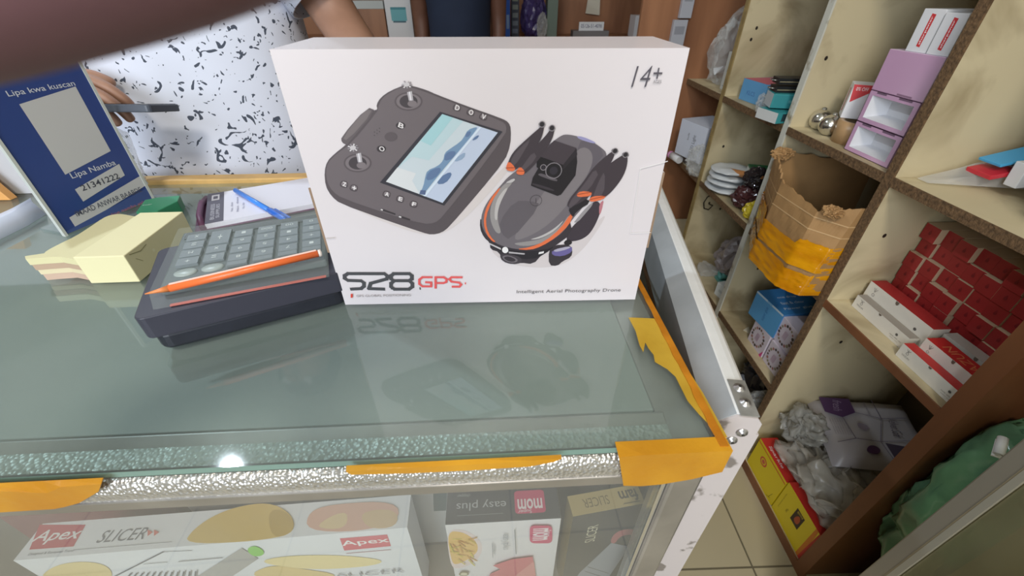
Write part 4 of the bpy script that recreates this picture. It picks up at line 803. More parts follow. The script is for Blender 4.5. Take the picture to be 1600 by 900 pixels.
def shar2(f):
    a = f['left']; a.rect(0.3, 0.55, 0.15, 0.85, REDL); a.text('sharpener', 0.43, 0.5, w=0.6, h=0.14, m=C(240, 236, 236), rot=90, bold=0.02)
    b = f['front']; b.poly([(0.0, 1), (0.72, 1), (0.06, 0.48)], REDL); b.text('0% OFF', 0.24, 0.88, w=0.3, h=0.1, m=C(244, 236, 236)); b.poly(chaikin([(0.5, 0.3), (0.6, 0.66), (0.78, 0.7), (0.82, 0.4), (0.7, 0.2)]), C(200, 150, 146)); b.disc(0.68, 0.48, 0.07, C(190, 70, 76))
roll = thing('tape_roll', 'roll of brown packing tape lying on the upper shelf before the pink boxes', 'tape', (0.816, 0.952, 0.9253))
mb = MB(); BT = mat('brown_tape_roll', (188, 152, 110), 0.35, vary=0.15, vscale=30)
mb.lathe([(0.036, 0.0), (0.045, 0.0), (0.045, 0.046), (0.036, 0.046)], BT, 32); mb.build('tape_coil', roll); mb = MB(); mb.lathe([(0.034, 0.0), (0.0358, 0.0), (0.0358, 0.046), (0.034, 0.046), (0.034, 0.0)], mat('card_core', (160, 140, 112), 0.7), 32); mb.build('core', roll)
carton('sharpener_box', 'white box with a red corner and red strip lying on the brown tape roll', 'box', (0.075, 0.05, 0.070), (0.83, 0.985, 0.9718), (0, 0, -0.55), WHITE, None, shar2)
CHR = mat('mirror_silver_ball', (214, 212, 204), 0.12, 0.95, bump=0.25, bscale=60)
for (bx_, by, lab) in ((0.797, 1.058, 'silver mirror ball ornament on the shelf, left of the two'), (0.788, 1.008, 'silver mirror ball ornament on the shelf, right of the two')):
    t = thing('ornament_ball', lab, 'ornament', (bx_, by, 0.9253), (0.3, 0.2, 0), 'silver ornament balls'); t.rotation_euler = (0, 0, by * 7)
    mb = MB(); mb.lathe([(0.0235 * math.sin(math.pi * k / 12), 0.0235 - 0.0235 * math.cos(math.pi * k / 12)) for k in range(13)], CHR, 20); mb.build('ball', t)
    mb = MB(); mb.lathe([(0.0055, 0), (0.0055, 0.006), (0.003, 0.008), (0, 0.008)], mat('grey_cap', (150, 148, 140), 0.3, 0.7), 10); mb.build('cap', t, (0.004, 0.0, 0.0435), (0.2, 0.3, 0))
mb = MB(); crumple(mb, (0.895, 1.0, 0.965), (0.03, 0.025, 0.042), CHR, 21, 0.5, 2.5, floor=0.9256); tag(mb.build('foil_ornament'), 'crumpled silver foil piece behind the brown tape roll', 'ornament')
mb = MB(); crumple(mb, (0.85, 0.945, 1.078), (0.018, 0.016, 0.03), CHR, 23, 0.5, 2.5, floor=1.0435); tag(mb.build('foil_ornament'), 'small silver foil piece beside the closed pink box', 'ornament')

# --- the wall of little red boxes: six rows
ROWS = ('bottom', 'second', 'third', 'fourth', 'fifth', 'top'); COLS = ('first', 'second', 'third', 'fourth', 'fifth', 'sixth', 'seventh', 'eighth', 'ninth')
REDC = mat('red_box_front', (160, 42, 42), 0.45, vary=0.15, vscale=14); IVO = mat('ivory_box_side', (214, 192, 160), 0.5); rnd = random.Random(11)
src = None
for r in range(6):
    for c in range(9):
        w, h = 0.0335, 0.0318; x = 0.868 + rnd.uniform(-0.010, 0.008) - (0.006 if c == 0 else 0); y = 0.7325 - 0.0345 * (c + 0.5) - 0.001; z = 0.6354 + r * 0.0328 + (0.0003 if r else 0)
        lab = 'small red box in the wall, %s row%s, %s column from left' % (ROWS[r], '' if r in (0, 5) else ' from bottom', COLS[c])
        if src is None:
            mb = MB(); mb.box(0, 0.07, -w / 2, w / 2, 0, h, IVO, dict(left=REDC)); fc = Face(mb, (0, w / 2, 0), (0, -1, 0), (0, 0, 1), (-1, 0, 0), w, h)
            fc.disc(0.5, 0.48, 0.09, C(120, 24, 28), n=8); fc.poly([(0.42, 0.55), (0.5, 0.72), (0.58, 0.55)], C(128, 30, 34)); fc.text('velvet', 0.5, 0.28, w=0.3, m=C(146, 40, 42)) if 0 else None
            src = o = mb.build('red_box', bevel=0.0006)
        else: o = src.copy(); COL.objects.link(o)
        o.location = (x, y, z); o.rotation_euler = (rnd.uniform(-0.012, 0.012) if 0 else 0, 0, 0); tag(o, lab, 'box', 'little red boxes stacked in the shelf')
# --- long white boxes with red tops in front of the red wall
REDT = mat('bright_red_top', (190, 44, 42), 0.4); DRT = mat('dark_red_top', (160, 44, 44), 0.45)
def vaz(top_text=False, grey=False):
    def art(f):
        a = f['left']; G = C(128, 122, 116)
        a.ring(0.13, 0.62, 0.022, 0.3, G); a.text('VAZUN', 0.13, 0.38, w=0.13, h=0.12, m=G); a.stroke([(0.13, 0.74), (0.10, 0.88)], 0.0008, G); a.stroke([(0.13, 0.74), (0.16, 0.88)], 0.0008, G); a.stroke([(0.13, 0.74), (0.13, 0.9)], 0.0008, G)
        a.disc(0.83, 0.62, 0.02, C(92, 88, 84)); a.text('made with care', 0.84, 0.38, w=0.2, h=0.08, m=G); a.text('paper box', 0.83, 0.22, w=0.14, h=0.07, m=G)
        a.poly([(0.45, 1.0), (0.455, 0.90), (0.475, 0.86), (0.495, 0.90), (0.5, 1.0)], C(110, 96, 84))
        if top_text: f['topl'].text('VAZUN', 0.5, 0.5, w=0.62, h=0.5, m=C(216, 128, 84), rot=180)
    return art
GV = 'long white and red boxes on the middle shelf'
def lbox(lab, x, ya, yb, h, d, top, txt=False, rz=0.0, z=0.6354, m=None):
    return carton('long_box', lab, 'box', (d, ya - yb, h), (x + d / 2, (ya + yb) / 2, z), (0, 0, rz), m or mat('ivory_white_card', (222, 216, 204), 0.45), dict(top=top), vaz(txt), GV)
lbox('long white box with a dark red top nearest the cream divider', 0.807, 0.722, 0.562, 0.060, 0.034, DRT)
lbox('low long white box with torn edge in front of the dark red topped one', 0.785, 0.712, 0.570, 0.030, 0.020, mat('grey_inside_card', (150, 142, 132), 0.6))
lbox('long white box with bright red top lettered in gold', 0.786, 0.548, 0.425, 0.052, 0.034, REDT, True)
lbox('low long white box in front of the gold lettered red topped box', 0.763, 0.558, 0.428, 0.030, 0.021, REDT)
lbox('slanted grey white long box behind the gold lettered red topped box', 0.832, 0.56, 0.425, 0.052, 0.026, mat('grey_white_card', (186, 180, 170), 0.5), m=mat('grey_white_card', (0, 0, 0)), rz=0.03)

# --- torn cardboard box bound with yellow tape
KR = mat('brown_corrugated_card', (176, 136, 88), 0.7, vary=0.2, vscale=12); KI = mat('shaded_card_inside', (96, 70, 44), 0.8)  # inside card coloured darker to paint the shade within the box
cb = thing('cardboard_box', 'torn brown cardboard box bound with shiny yellow tape sticking out of the shelf', 'box', (0.70, 0.9, 0.6356))
bot = [(0.30, 0.155), (0.03, 0.15), (-0.035, 0.03), (-0.035, -0.10), (0.0, -0.142), (0.30, -0.142)]
topo = [(0.30, 0.165), (0.02, 0.165), (-0.02, 0.045), (-0.012, -0.09), (0.035, -0.142), (0.30, -0.142)]
def ring_pts(poly, nseg=14):
    out = []
    for i in range(len(poly) - 1):
        a, b = poly[i], poly[i + 1]
        out += [(a[0] + (b[0] - a[0]) * k / nseg, a[1] + (b[1] - a[1]) * k / nseg, i, k / nseg) for k in range(nseg)]
    out.append((*poly[-1], len(poly) - 2, 1.0)); return out
B_, T_ = ring_pts(bot), ring_pts(topo); NV = 14
topz = {0: 0.20, 1: 0.235, 2: 0.20, 3: 0.185, 4: 0.215}
def shell(z0f, z1f, off, wob, seed, matr, name, parent, zig=0.0):
    vs = []; fs = []; n = len(B_)
    for j in range(NV + 1):
        for i in range(n):
            seg = B_[i][2]; tz = topz[seg] * (1 - B_[i][3]) + topz[min(seg + 1, 4)] * B_[i][3] if seg < 4 else topz[4]
            zz0 = z0f(i, tz); zz1 = z1f(i, tz); z = zz0 + (zz1 - zz0) * j / NV; k = z / tz
            x = B_[i][0] + (T_[i][0] - B_[i][0]) * k; y = B_[i][1] + (T_[i][1] - B_[i][1]) * k
            w_ = wob * noise.noise((i * 0.35 + seed, j * 0.55 + i * 0.2, seed)); x -= off + w_; y += w_ * 0.4 * (1 if seg < 2 else -1 if seg > 2 else 0)
            y = min(max(y, -0.1445), 0.1755)
            vs.append((x, y, z))
    for j in range(NV):
        for i in range(n - 1): fs.append((j * n + i, j * n + i + 1, (j + 1) * n + i + 1, (j + 1) * n + i))
    mb = MB(); mb.add(vs, fs, matr, wob > 0.002); o = mb.build(name, parent); return o
rag = [0.010 * noise.noise((i * 0.9, 5, 2)) + 0.006 * noise.noise((i * 2.7, 1, 2)) for i in range(len(B_))]
o = shell(lambda i, t: 0.0, lambda i, t: t + rag[i], 0.0, 0.0015, 1, KR, 'carton', cb); o.modifiers.new('t', 'SOLIDIFY').thickness = 0.004
mb = MB(); mb.prism([(x + 0.004, y * 0.97, 0.0) for x, y in bot], (0, 0, 0.003), KI); mb.build('bottom', cb)
GT = mat('shiny_yellow_tape', (230, 160, 18), 0.16, rgb2=(196, 122, 10), vscale=10, lo=0.3, hi=0.7, bump=0.5, bscale=26, coat=0.5, stretch=(1, 1, 3))
def tz1(i, t):
    s = B_[i][2]; return (0.13, 0.125, 0.105, 0.12, 0.12)[s] + 0.004 * noise.noise((i * 0.5, 9, 1))
o = shell(lambda i, t: 0.056 + 0.002 * noise.noise((i, 3, 1)), tz1, 0.0045, 0.0022, 5, GT, 'yellow_tape', cb)
o = shell(lambda i, t: -0.006, lambda i, t: 0.050 if B_[i][2] != 3 else 0.046, 0.005, 0.003, 8, GT, 'yellow_tape', cb)
for zc in (0.145, 0.172):                             # creases scored in the card
    o = shell(lambda i, t, zc=zc: zc - 0.0012, lambda i, t, zc=zc: zc + 0.0012, 0.0012, 0.0, 1, mat('crease_card', (206, 170, 122), 0.7), 'crease', cb)
mb = MB(); crumple(mb, (0.03, 0.150, 0.232), (0.026, 0.016, 0.014), KR, 31, 0.5, 3); mb.build('torn_flap', cb)
mb = MB(); crumple(mb, (0.0, -0.115, 0.196), (0.018, 0.02, 0.010), KR, 33, 0.6, 3.4); mb.build('torn_flap', cb)

# --- blue box and round-patterned boxes
BL1, BL2 = mat('sky_blue_print', (84, 152, 200), 0.35), mat('deep_blue_print', (60, 126, 182), 0.35)
def art_b(f):
    a = f['left']; a.text('super glue', 0.5, 0.5, w=0.55, h=0.12, m=C(50, 106, 160), rot=90); a.rect(0, 1, 0.93, 1, C(190, 206, 216)); a.rect(0.42, 0.6, 0.94, 1.0, C(120, 170, 206))
    t = f['topl']
    for k, s in enumerate(('Power glue', 'fast & clear', 'one drop')): t.text(s, 0.80 - 0.22 * k, 0.45, w=0.62 - 0.1 * k, h=0.1, m=C(214, 226, 234), rot=90)
def art_fl(seed):
    def art(f):
        a = f['left']; rn = random.Random(seed); cs = (C(120, 96, 84), C(70, 62, 60), C(170, 120, 110), C(150, 140, 110))
        for k in range(17):
            t = 2 * math.pi * k / 17; a.disc(0.46 + 0.34 * math.cos(t), 0.5 + 0.36 * math.sin(t), 0.042 + 0.02 * rn.random(), cs[k % 4], n=8)
        for k in range(4): a.stroke([(0.36 + 0.05 * k, 0.34), (0.40 + 0.05 * k, 0.66)], 0.0012, C(170, 120, 150))
        a.poly([(0.86, 0.0), (1, 0.0), (1, 0.3)], C(214, 60, 140)); b = f['front']; b.disc(0.3, 0.5, 0.12, C(180, 60, 110)); b.rect(0.1, 0.8, 0.1, 0.2, C(200, 150, 190))
    return art
FLW = mat('pale_lilac_print', (216, 206, 216), 0.4); GF = 'pale boxes with a ring of brown stones printed on the end'
for k, (y, z, lab) in enumerate(((0.905, 0.3183, 'pale box with stone ring print, bottom left of three'), (0.815, 0.3183, 'pale box with stone ring print, bottom right of three under the blue box'), (0.822, 0.3992, 'pale box with stone ring print stacked on the bottom right one'))):
    carton('stone_print_box', lab, 'box', (0.13, 0.082, 0.08), (0.835 + 0.006 * (k == 2), y, z), (0, 0, 0), FLW, None, art_fl(k), GF)
carton('glue_box', 'sky blue box with white lettering tilted on the pale boxes in the shelf', 'box', (0.14, 0.115, 0.085), (0.835, 0.925, 0.4004), (0, 0, 0.12), BL1, dict(front=BL2, top=BL2), art_b)
mb = MB(); q = [(0.775, 0.985), (0.80, 1.0), (0.795, 0.985), (0.83, 0.98), (0.80, 0.972), (0.79, 0.955), (0.783, 0.975)]
mb.prism([(x, y, 0.3184) for x, y in q], (0, 0, 0.002), C(206, 200, 180)); tag(mb.build('torn_paper'), 'small torn scrap of paper on the shelf beside the blue box', 'paper')
# --- second pigeonhole column: upper row
def art_br(f):
    f['left'].text('KLCS', 0.45, 0.42, w=0.34, h=0.2, m=C(70, 110, 170)); t = f['topl']; t.poly([(0.0, 0.0), (1.0, 0.0), (0.55, 1.0), (0.1, 0.9)], C(196, 96, 116)); t.disc(0.35, 0.45, 0.12, C(180, 160, 140)); t.disc(0.75, 0.5, 0.08, C(206, 150, 150))
carton('toy_box', 'blue and red toy box lying on the second column shelf', 'box', (0.22, 0.115, 0.06), (0.885, 1.372, 0.9253), (0, 0, 0.12), mat('light_blue_print', (98, 158, 204), 0.4), None, art_br)
def art_bw(f):
    a = f['left']; a.rect(0, 1, 0.5, 1, C(36, 38, 40)); a.text('VACUUM', 0.5, 0.68, w=0.6, h=0.07, m=C(200, 200, 200)); a.text('BOTTLE', 0.5, 0.6, w=0.5, h=0.06, m=C(200, 200, 200)); a.disc(0.5, 0.25, 0.2, C(160, 162, 166))
carton('black_white_box', 'upright black and white box standing at the back above the blue toy box', 'box', (0.05, 0.085, 0.12), (0.965, 1.33, 0.9865), (0, 0, 0.12), WHITE, None, art_bw)
TEAL = mat('teal_print', (56, 146, 150), 0.4)
def teal_art(f): f['left'].rect(0, 1, 0, 1, C(196, 204, 208)); f['front'].rect(0.04, 0.96, 0.08, 0.92, C(48, 136, 142)); f['front'].rect(0.4, 0.6, 0.4, 0.6, C(90, 160, 164))
carton('teal_box', 'teal box with white end below the two black tools', 'box', (0.10, 0.06, 0.034), (0.775, 1.172, 0.9553), (0, 0, -0.25), TEAL, None, teal_art)
carton('teal_box', 'open teal box lying lowest at the shelf front beside the white divider edge', 'box', (0.10, 0.075, 0.026), (0.762, 1.158, 0.9253), (0, 0, 0.20), TEAL, None, lambda f: (f['left'].rect(0, 1, 0, 1, C(206, 208, 206)), f['front'].rect(0.15, 0.85, 0.2, 0.9, C(40, 62, 68))))
for k, z in enumerate((0.9902, 1.0095)):
    t = thing('folding_tool', ('lower black folding tool with wire loop on the teal box', 'upper black folding tool with wire loop on the teal box')[k], 'tool', (0.735, 1.20, z), (0, 0, -0.15), 'black folding tools')
    mb = MB(); mb.box(0, 0.13, -0.03, 0.014, 0, 0.014, mat('black_tool_plastic', (34, 36, 38), 0.35)); mb.box(0.002, 0.128, -0.0302, -0.0298, 0.005, 0.007, C(150, 140, 110)); mb.build('body', t, bevel=0.002)
    mb = MB(); mb.tube([(-0.001 - 0.012 * math.sin(a * 0.4), 0.006 + 0.012 * math.cos(a * 0.4) - 0.012, 0.008) for a in range(9)], 0.0012, mat('wire_metal', (180, 180, 176), 0.3, 0.8), 6); mb.build('wire_loop', t)
mb = MB(); crumple(mb, (0.755, 1.232, 0.945), (0.022, 0.035, 0.026), PLASTIC, 41, 0.45, 2.6, floor=0.9255); tag(mb.build('clear_bag'), 'crumpled clear plastic hanging at the shelf front left of the teal boxes', 'bag')
# middle row
def art_gc(f): a = f['left']; a.rect(0.0, 0.86, 0.0, 0.95, C(206, 208, 200)); a.rect(0.42, 0.58, 0.5, 0.68, C(160, 150, 140)); a.stroke([(0.5, 0.2), (0.85, 0.5)], 0.001, C(150, 160, 150))
carton('green_box', 'green box with a white label panel in the second column middle shelf', 'box', (0.10, 0.075, 0.10), (0.87, 1.30, 0.6354), (0, 0, -0.3), mat('bottle_green_card', (38, 104, 64), 0.4), None, art_gc)
mb = MB(); crumple(mb, (0.895, 1.20, 0.735), (0.045, 0.06, 0.085), PLASTIC, 43, 0.4, 2.2, floor=0.6356, yclamp=(1.11, 1.30)); tag(mb.build('clear_bag'), 'puffed clear plastic bag behind the green box in the second column', 'bag')
mb = MB(); mb.box(0.97, 1.10, 1.12, 1.30, 0.6354, 0.84, mat('dark_green_card', (30, 84, 62), 0.5)); tag(mb.build('green_carton', bevel=0.001), 'dark green carton deep inside the second column middle shelf', 'box')
mb = MB(); mb.tube([P(1122, 264, 'x', 0.76), P(1160, 272, 'x', 0.80), P(1192, 281, 'x', 0.80)], 0.011, mat('brown_stick_wood', (176, 120, 70), 0.5), 12); tag(mb.build('wooden_stick'), 'short brown round wooden stick lying on white plastic wrapped packs', 'stick')
for k in range(4):
    mb = MB(); crumple(mb, (0.79, 1.37, 0.648 + 0.021 * k), (0.065, 0.075 - 0.005 * k, 0.0095), mat('white_wrapped_pack', (204, 208, 210), 0.2), 50 + k, 0.22, 2.0, sub=3, smooth=True)
    tag(mb.build('wrapped_pack'), 'flat white plastic wrapped pack, %s of the stack beneath the wooden stick' % ('lowest', 'second lowest', 'third lowest', 'topmost')[k], 'pack', 'white plastic wrapped packs')
mb = MB(); crumple(mb, (0.79, 1.225, 0.670), (0.045, 0.045, 0.034), mat('maroon_dark_film', (70, 40, 42), 0.2), 61, 0.4, 2.4, floor=0.6356); tag(mb.build('maroon_bag'), 'crumpled shiny maroon bag between the white packs and yellow pack', 'bag')
mb = MB(); crumple(mb, (0.80, 1.225, 0.735), (0.035, 0.035, 0.030), mat('black_shiny_film', (44, 38, 40), 0.15), 63, 0.4, 2.6); tag(mb.build('black_bag'), 'small crumpled black shiny bag on the maroon bag', 'bag')
mb = MB(); crumple(mb, (0.775, 1.145, 0.662), (0.032, 0.026, 0.028), mat('yellow_foil_pack', (206, 186, 54), 0.25), 65, 0.35, 2.4, floor=0.6356); tag(mb.build('yellow_pack'), 'crumpled yellow plastic pack left of the torn cardboard box', 'bag')
# lower row
mb = MB(); crumple(mb, (0.90, 1.28, 0.40), (0.10, 0.075, 0.085), mat('grey_cloudy_bag', (136, 126, 124), 0.35, alpha=0.85), 67, 0.3, 2.0, floor=0.3186); tag(mb.build('grey_bag'), 'crumpled grey cloudy bag in the second column lower shelf', 'bag')
mb = MB(); crumple(mb, (0.94, 1.20, 0.50), (0.055, 0.05, 0.045), mat('navy_shiny_film', (40, 46, 60), 0.15), 69, 0.4, 2.4); tag(mb.build('dark_bag'), 'shiny dark navy bag on top of the grey cloudy bag', 'bag')
mb = MB(); mb.box(0.81, 0.85, 1.245, 1.285, 0.3184, 0.328, C(90, 150, 140)); mb.tube([(0.815, 1.265, 0.345), (0.845, 1.265, 0.345)], 0.018, mat('teal_clamp_plastic', (92, 156, 146), 0.4), 10, cap=False); o = tag(mb.build('teal_clamp'), 'small teal plastic clamp on the shelf before the grey bag', 'clamp'); o.modifiers.new('t', 'SOLIDIFY').thickness = 0.002
carton('white_box', 'small white box beside the teal clamp on the lower shelf', 'box', (0.09, 0.05, 0.05), (0.815, 1.17, 0.3184), (0, 0, 0.2), mat('off_white_card', (206, 208, 202)), None, lambda f: f['left'].rect(0.3, 0.7, 0.4, 0.6, C(180, 184, 180)))
mb = MB(); crumple(mb, (0.795, 1.28, 0.3305), (0.04, 0.10, 0.013), PLASTIC, 71, 0.4, 2.6, sub=3, floor=0.3186, yclamp=(1.2905, 1.44)); tag(mb.build('clear_bag'), 'flat clear plastic sheet lying on the second column lower shelf', 'bag')
# far column
for k, (x, y, w, d, h, lab) in enumerate(((0.81, 1.555, 0.06, 0.05, 0.115, 'short white box in front of the tall white box by the tan divider'), (0.85, 1.508, 0.06, 0.035, 0.185, 'tall white box leaning by the tan divider edge'), (0.90, 1.63, 0.08, 0.085, 0.165, 'white box inside the clear bubble bag at the far column'))):
    carton('white_box', lab, 'box', (w, d, h), (x, y, 0.9253), (0, 0, 0), mat('off_white_card', (0, 0, 0)), None, (lambda f: (f['left'].text('WiFi', 0.5, 0.5, w=0.4, m=C(150, 160, 166)), f['left'].rect(0.2, 0.8, 0.1, 0.12, C(150, 160, 166)))) if k < 2 else (lambda f: f['left'].rect(0.1, 0.9, 0.88, 0.96, C(190, 194, 190))))
mb = MB(); crumple(mb, (0.87, 1.665, 1.02), (0.11, 0.10, 0.15), PLASTIC, 73, 0.4, 2.4, floor=0.9256, yclamp=(1.582, 1.76), xmin=0.762); tag(mb.build('clear_bag'), 'large crinkled clear bag wrapped round a white box in the far column', 'bag')
def art_led(f):
    a = f['left']; a.text('LED Light', 0.62, 0.45, w=0.5, h=0.14, m=C(96, 98, 104), rot=90); a.text('bulb', 0.38, 0.6, w=0.2, h=0.06, m=C(120, 122, 128), rot=90)
carton('led_box', 'white lamp box with grey lettering in the far column middle shelf', 'box', (0.14, 0.15, 0.13), (0.795, 1.61, 0.6754), (0, 0.0, 0.28), mat('bluish_white_card', (206, 212, 226)), None, art_led)
mb = MB(); mb.box(0.75, 0.92, 1.54, 1.70, 0.6354, 0.675, mat('grey_carton', (120, 116, 112), 0.6)); tag(mb.build('grey_carton', bevel=0.001), 'flat grey carton under the white lamp box', 'box')
mb = MB(); crumple(mb, (0.735, 1.515, 0.69), (0.03, 0.04, 0.055), PLASTIC, 75, 0.5, 2.8, floor=0.6356, yclamp=(1.482, 1.538)); tag(mb.build('clear_bag'), 'crinkled silvery clear bag before the white lamp box', 'bag')
tb = thing('tube', 'small white tube with a pink cap lying before the lamp box', 'tube', (0.715, 1.70, 0.650)); mb = MB(); mb.tube([(0, 0, 0), (0.01, -0.06, 0)], 0.0145, WHITE, 12); mb.build('body', tb); mb = MB(); mb.tube([(-0.0005, 0.003, 0), (-0.003, 0.016, 0)], 0.0145, mat('pink_cap', (216, 150, 196), 0.3), 12); mb.build('cap', tb)

# --- right-hand column, upper row: clear display pack
pk = thing('clear_pack', 'long clear plastic pack with blue and red cards lying on the upper right shelf', 'pack', (0.775, 0.700, 0.9254))
mb = MB(); n = 12; rg_ = []
for k in range(n + 1):
    t = k / n; x = 0.27 * t; hw = 0.012 + 0.045 * t; yc = 0.012 - 0.075 * t; zt = 0.008 + 0.125 * t ** 1.1; w1, w2 = 0.012 * noise.noise((k * 0.8, 2, 1)), 0.012 * noise.noise((k * 0.9, 4, 2))
    rg_.append([(x, yc + hw, 0.002 + 0.02 * t), (x, yc - hw, 0.002 + 0.02 * t), (x + 0.005, yc - hw * 0.9 + w1, zt * 0.8 + w2), (x + 0.005, yc + hw * 0.5 + w2, zt + w1)])
vs = [p for r in rg_ for p in r]; fs = [(i * 4 + j, i * 4 + (j + 1) % 4, (i + 1) * 4 + (j + 1) % 4, (i + 1) * 4 + j) for i in range(n) for j in range(4)] + [(3, 2, 1, 0), (n * 4, n * 4 + 1, n * 4 + 2, n * 4 + 3)]
mb.add(vs, fs, PLASTIC); mb.build('film', pk)
for nm, col, b, ry in (('blue_card', (70, 160, 206), (0.065, 0.16, -0.04, 0.0, 0.044, 0.049), -0.25), ('red_card', (196, 44, 58), (0.055, 0.14, -0.045, 0.0, 0.024, 0.032), -0.2), ('white_card', (214, 216, 218), (0.08, 0.17, -0.068, -0.047, 0.018, 0.058), -0.1), ('grey_card', (150, 152, 154), (0.10, 0.24, -0.06, -0.01, 0.030, 0.044), -0.2), ('pale_card', (196, 198, 200), (0.15, 0.25, -0.08, -0.03, 0.065, 0.085), -0.3)):
    mb = MB(); mb.M = Matrix.Translation((b[0], 0, b[4])) @ Matrix.Rotation(ry, 4, 'Y') @ Matrix.Translation((-b[0], 0, -b[4])); mb.box(*b, mat(nm + '_print', col, 0.35)); mb.build(nm, pk, None, None, 0.001)
carton('white_carton', 'plain white carton at the right edge of the upper right shelf', 'box', (0.14, 0.075, 0.06), (0.87, 0.515, 0.9254), (0, 0, 0.30), mat('bluish_white_card', (0, 0, 0)), None, lambda f: f['left'].stroke([(0.02, 0.1), (0.98, 0.9)], 0.0008, C(150, 150, 160)))

# --- bottom of the right-hand column
BY = mat('yellow_print', (222, 196, 30), 0.35); BRD = mat('red_print', (196, 52, 44), 0.35)
def art_y1(f):
    a = f['left']; a.ring(0.35, 0.62, 0.11, 0.3, C(200, 70, 60)); a.disc(0.35, 0.62, 0.05, C(200, 90, 70)); a.rect(0, 1, 0.9, 0.93, C(206, 80, 40)); a.stroke([(0.86, 0.1), (0.9, 0.3)], 0.001, C(90, 80, 20)); a.stroke([(0.8, 0.05), (0.9, 0.12)], 0.001, C(90, 80, 20))
    t = f['topl']; t.text('Sparkle', 0.45, 0.25, w=0.5, h=0.22, m=C(236, 226, 220)); t.text('stick', 0.42, 0.55, w=0.3, h=0.16, m=C(236, 226, 220))
def art_y2(f):
    a = f['left']; a.poly([(0.40, 0.42), (0.62, 0.42), (0.62, 0.82), (0.40, 0.82)], C(60, 44, 30)); a.poly(chaikin([(0.44, 0.5), (0.5, 0.74), (0.58, 0.68), (0.57, 0.48)]), C(176, 80, 40)); a.text('gold', 0.51, 0.77, w=0.14, m=C(210, 180, 60)); a.poly([(0.84, 0.0), (0.96, 0.0), (0.9, 1.0), (0.84, 1.0)], C(206, 120, 40)); a.poly([(0.90, 0.0), (1, 0.0), (1, 1.0), (0.93, 1.0)], C(200, 56, 44)); a.text('250 g', 0.28, 0.45, w=0.12, m=C(120, 100, 30), rot=90); a.text('premium quality', 0.1, 0.5, w=0.5, h=0.03, m=C(150, 128, 30), rot=90)
carton('yellow_box', 'yellow and red carton with a round red emblem on the bottom shelf', 'box', (0.05, 0.135, 0.118), (0.772, 0.638, 0.0304), (0, 0, 0), BY, dict(top=BRD), art_y1)
carton('yellow_box', 'yellow and red carton with a dark picture panel at the bottom shelf corner', 'box', (0.05, 0.138, 0.128), (0.772, 0.497, 0.0304), (0, 0, 0), BY, dict(top=BRD, front=BRD), art_y2)
def cushion(mb, c, sx, sy, h, m, R_, n=14, seed=0):
    vs = []; fs = []
    for side in (1, -1):
        for i in range(n + 1):
            for j in range(n + 1):
                u, v = i / n * 2 - 1, j / n * 2 - 1; t = max(0.0, (1 - abs(u) ** 5) * (1 - abs(v) ** 5)) ** 0.5
                z = side * h * t + 0.006 * noise.noise((u * 2.3 + seed, v * 2.3, side)); vs.append(Vector(c) + R_ @ Vector((u * sx, v * sy, z)))
    q = (n + 1) ** 2
    for i in range(n):
        for j in range(n):
            a = i * (n + 1) + j; fs.append((a, a + n + 1, a + n + 2, a + 1)); fs.append((q + a, q + a + 1, q + a + n + 2, q + a + n + 1))
    return mb.add(vs, fs, m, True)
Rp = (Matrix.Rotation(-0.22, 3, 'Z') @ Matrix.Rotation(-0.12, 3, 'Y') @ Matrix.Rotation(0.10, 3, 'X')); pc_ = Vector((0.950, 0.628, 0.268))
dp = thing('printed_pack', 'fat white plastic pack printed with purple hexagons in the lower right shelf', 'pack', pc_)
GWP = mat('milky_white_pack', (176, 170, 172), 0.25); PUR = C(84, 56, 96); PU2 = C(72, 62, 78)
mb = MB(); cushion(mb, (0, 0, 0), 0.115, 0.098, 0.030, GWP, Rp); mb.build('pouch', dp)
mb = MB(); fc = Face(mb, Rp @ Vector((-0.105, 0.088, 0.0335)), Rp @ Vector((0, -1, 0)), Rp @ Vector((1, 0, 0)), Rp @ Vector((0, 0, 1)), 0.176, 0.20); fc.lay = 6
fc.poly([(0.04, 0.52), (0.20, 0.44), (0.33, 0.56), (0.33, 0.80), (0.16, 0.94), (0.03, 0.86)], PUR) if 0 else fc.poly([(0.02, 0.04), (0.28, 0.04), (0.36, 0.22), (0.26, 0.40), (0.02, 0.40)], PUR)
fc.text('fresh', 0.16, 0.22, w=0.2, h=0.1, m=C(150, 130, 160), rot=-15)
for k in range(7): fc.text('keep in a dry place', 0.52, 0.06 + 0.028 * k, w=0.26, h=0.016, m=C(120, 112, 122))
LN = C(110, 100, 116)
for pts in ([(0.36, 0.22), (0.70, 0.26), (0.78, 0.04)], [(0.70, 0.26), (0.72, 0.52), (0.98, 0.56)], [(0.26, 0.40), (0.34, 0.66), (0.72, 0.52)], [(0.34, 0.66), (0.30, 0.95)], [(0.02, 0.66), (0.34, 0.66)], [(0.72, 0.52), (0.66, 0.95)]): fc.stroke(pts, 0.0016, LN)
fc.poly(chaikin([(0.80, 0.36), (0.90, 0.30), (0.94, 0.40), (0.86, 0.48), (0.79, 0.44)]), PUR); fc.poly([(0.74, 0.56), (0.98, 0.58), (0.98, 0.95), (0.80, 0.95)], PU2); fc.poly(chaikin([(0.42, 0.36), (0.52, 0.34), (0.58, 0.42), (0.48, 0.48)]), C(140, 130, 144))
fc.text('Velvet Soft', 0.48, 0.76, w=0.3, h=0.10, m=C(96, 88, 104), rot=-10); fc.text('hygienic', 0.18, 0.55, w=0.22, h=0.04, m=C(120, 112, 122)); mb.build('print', dp)
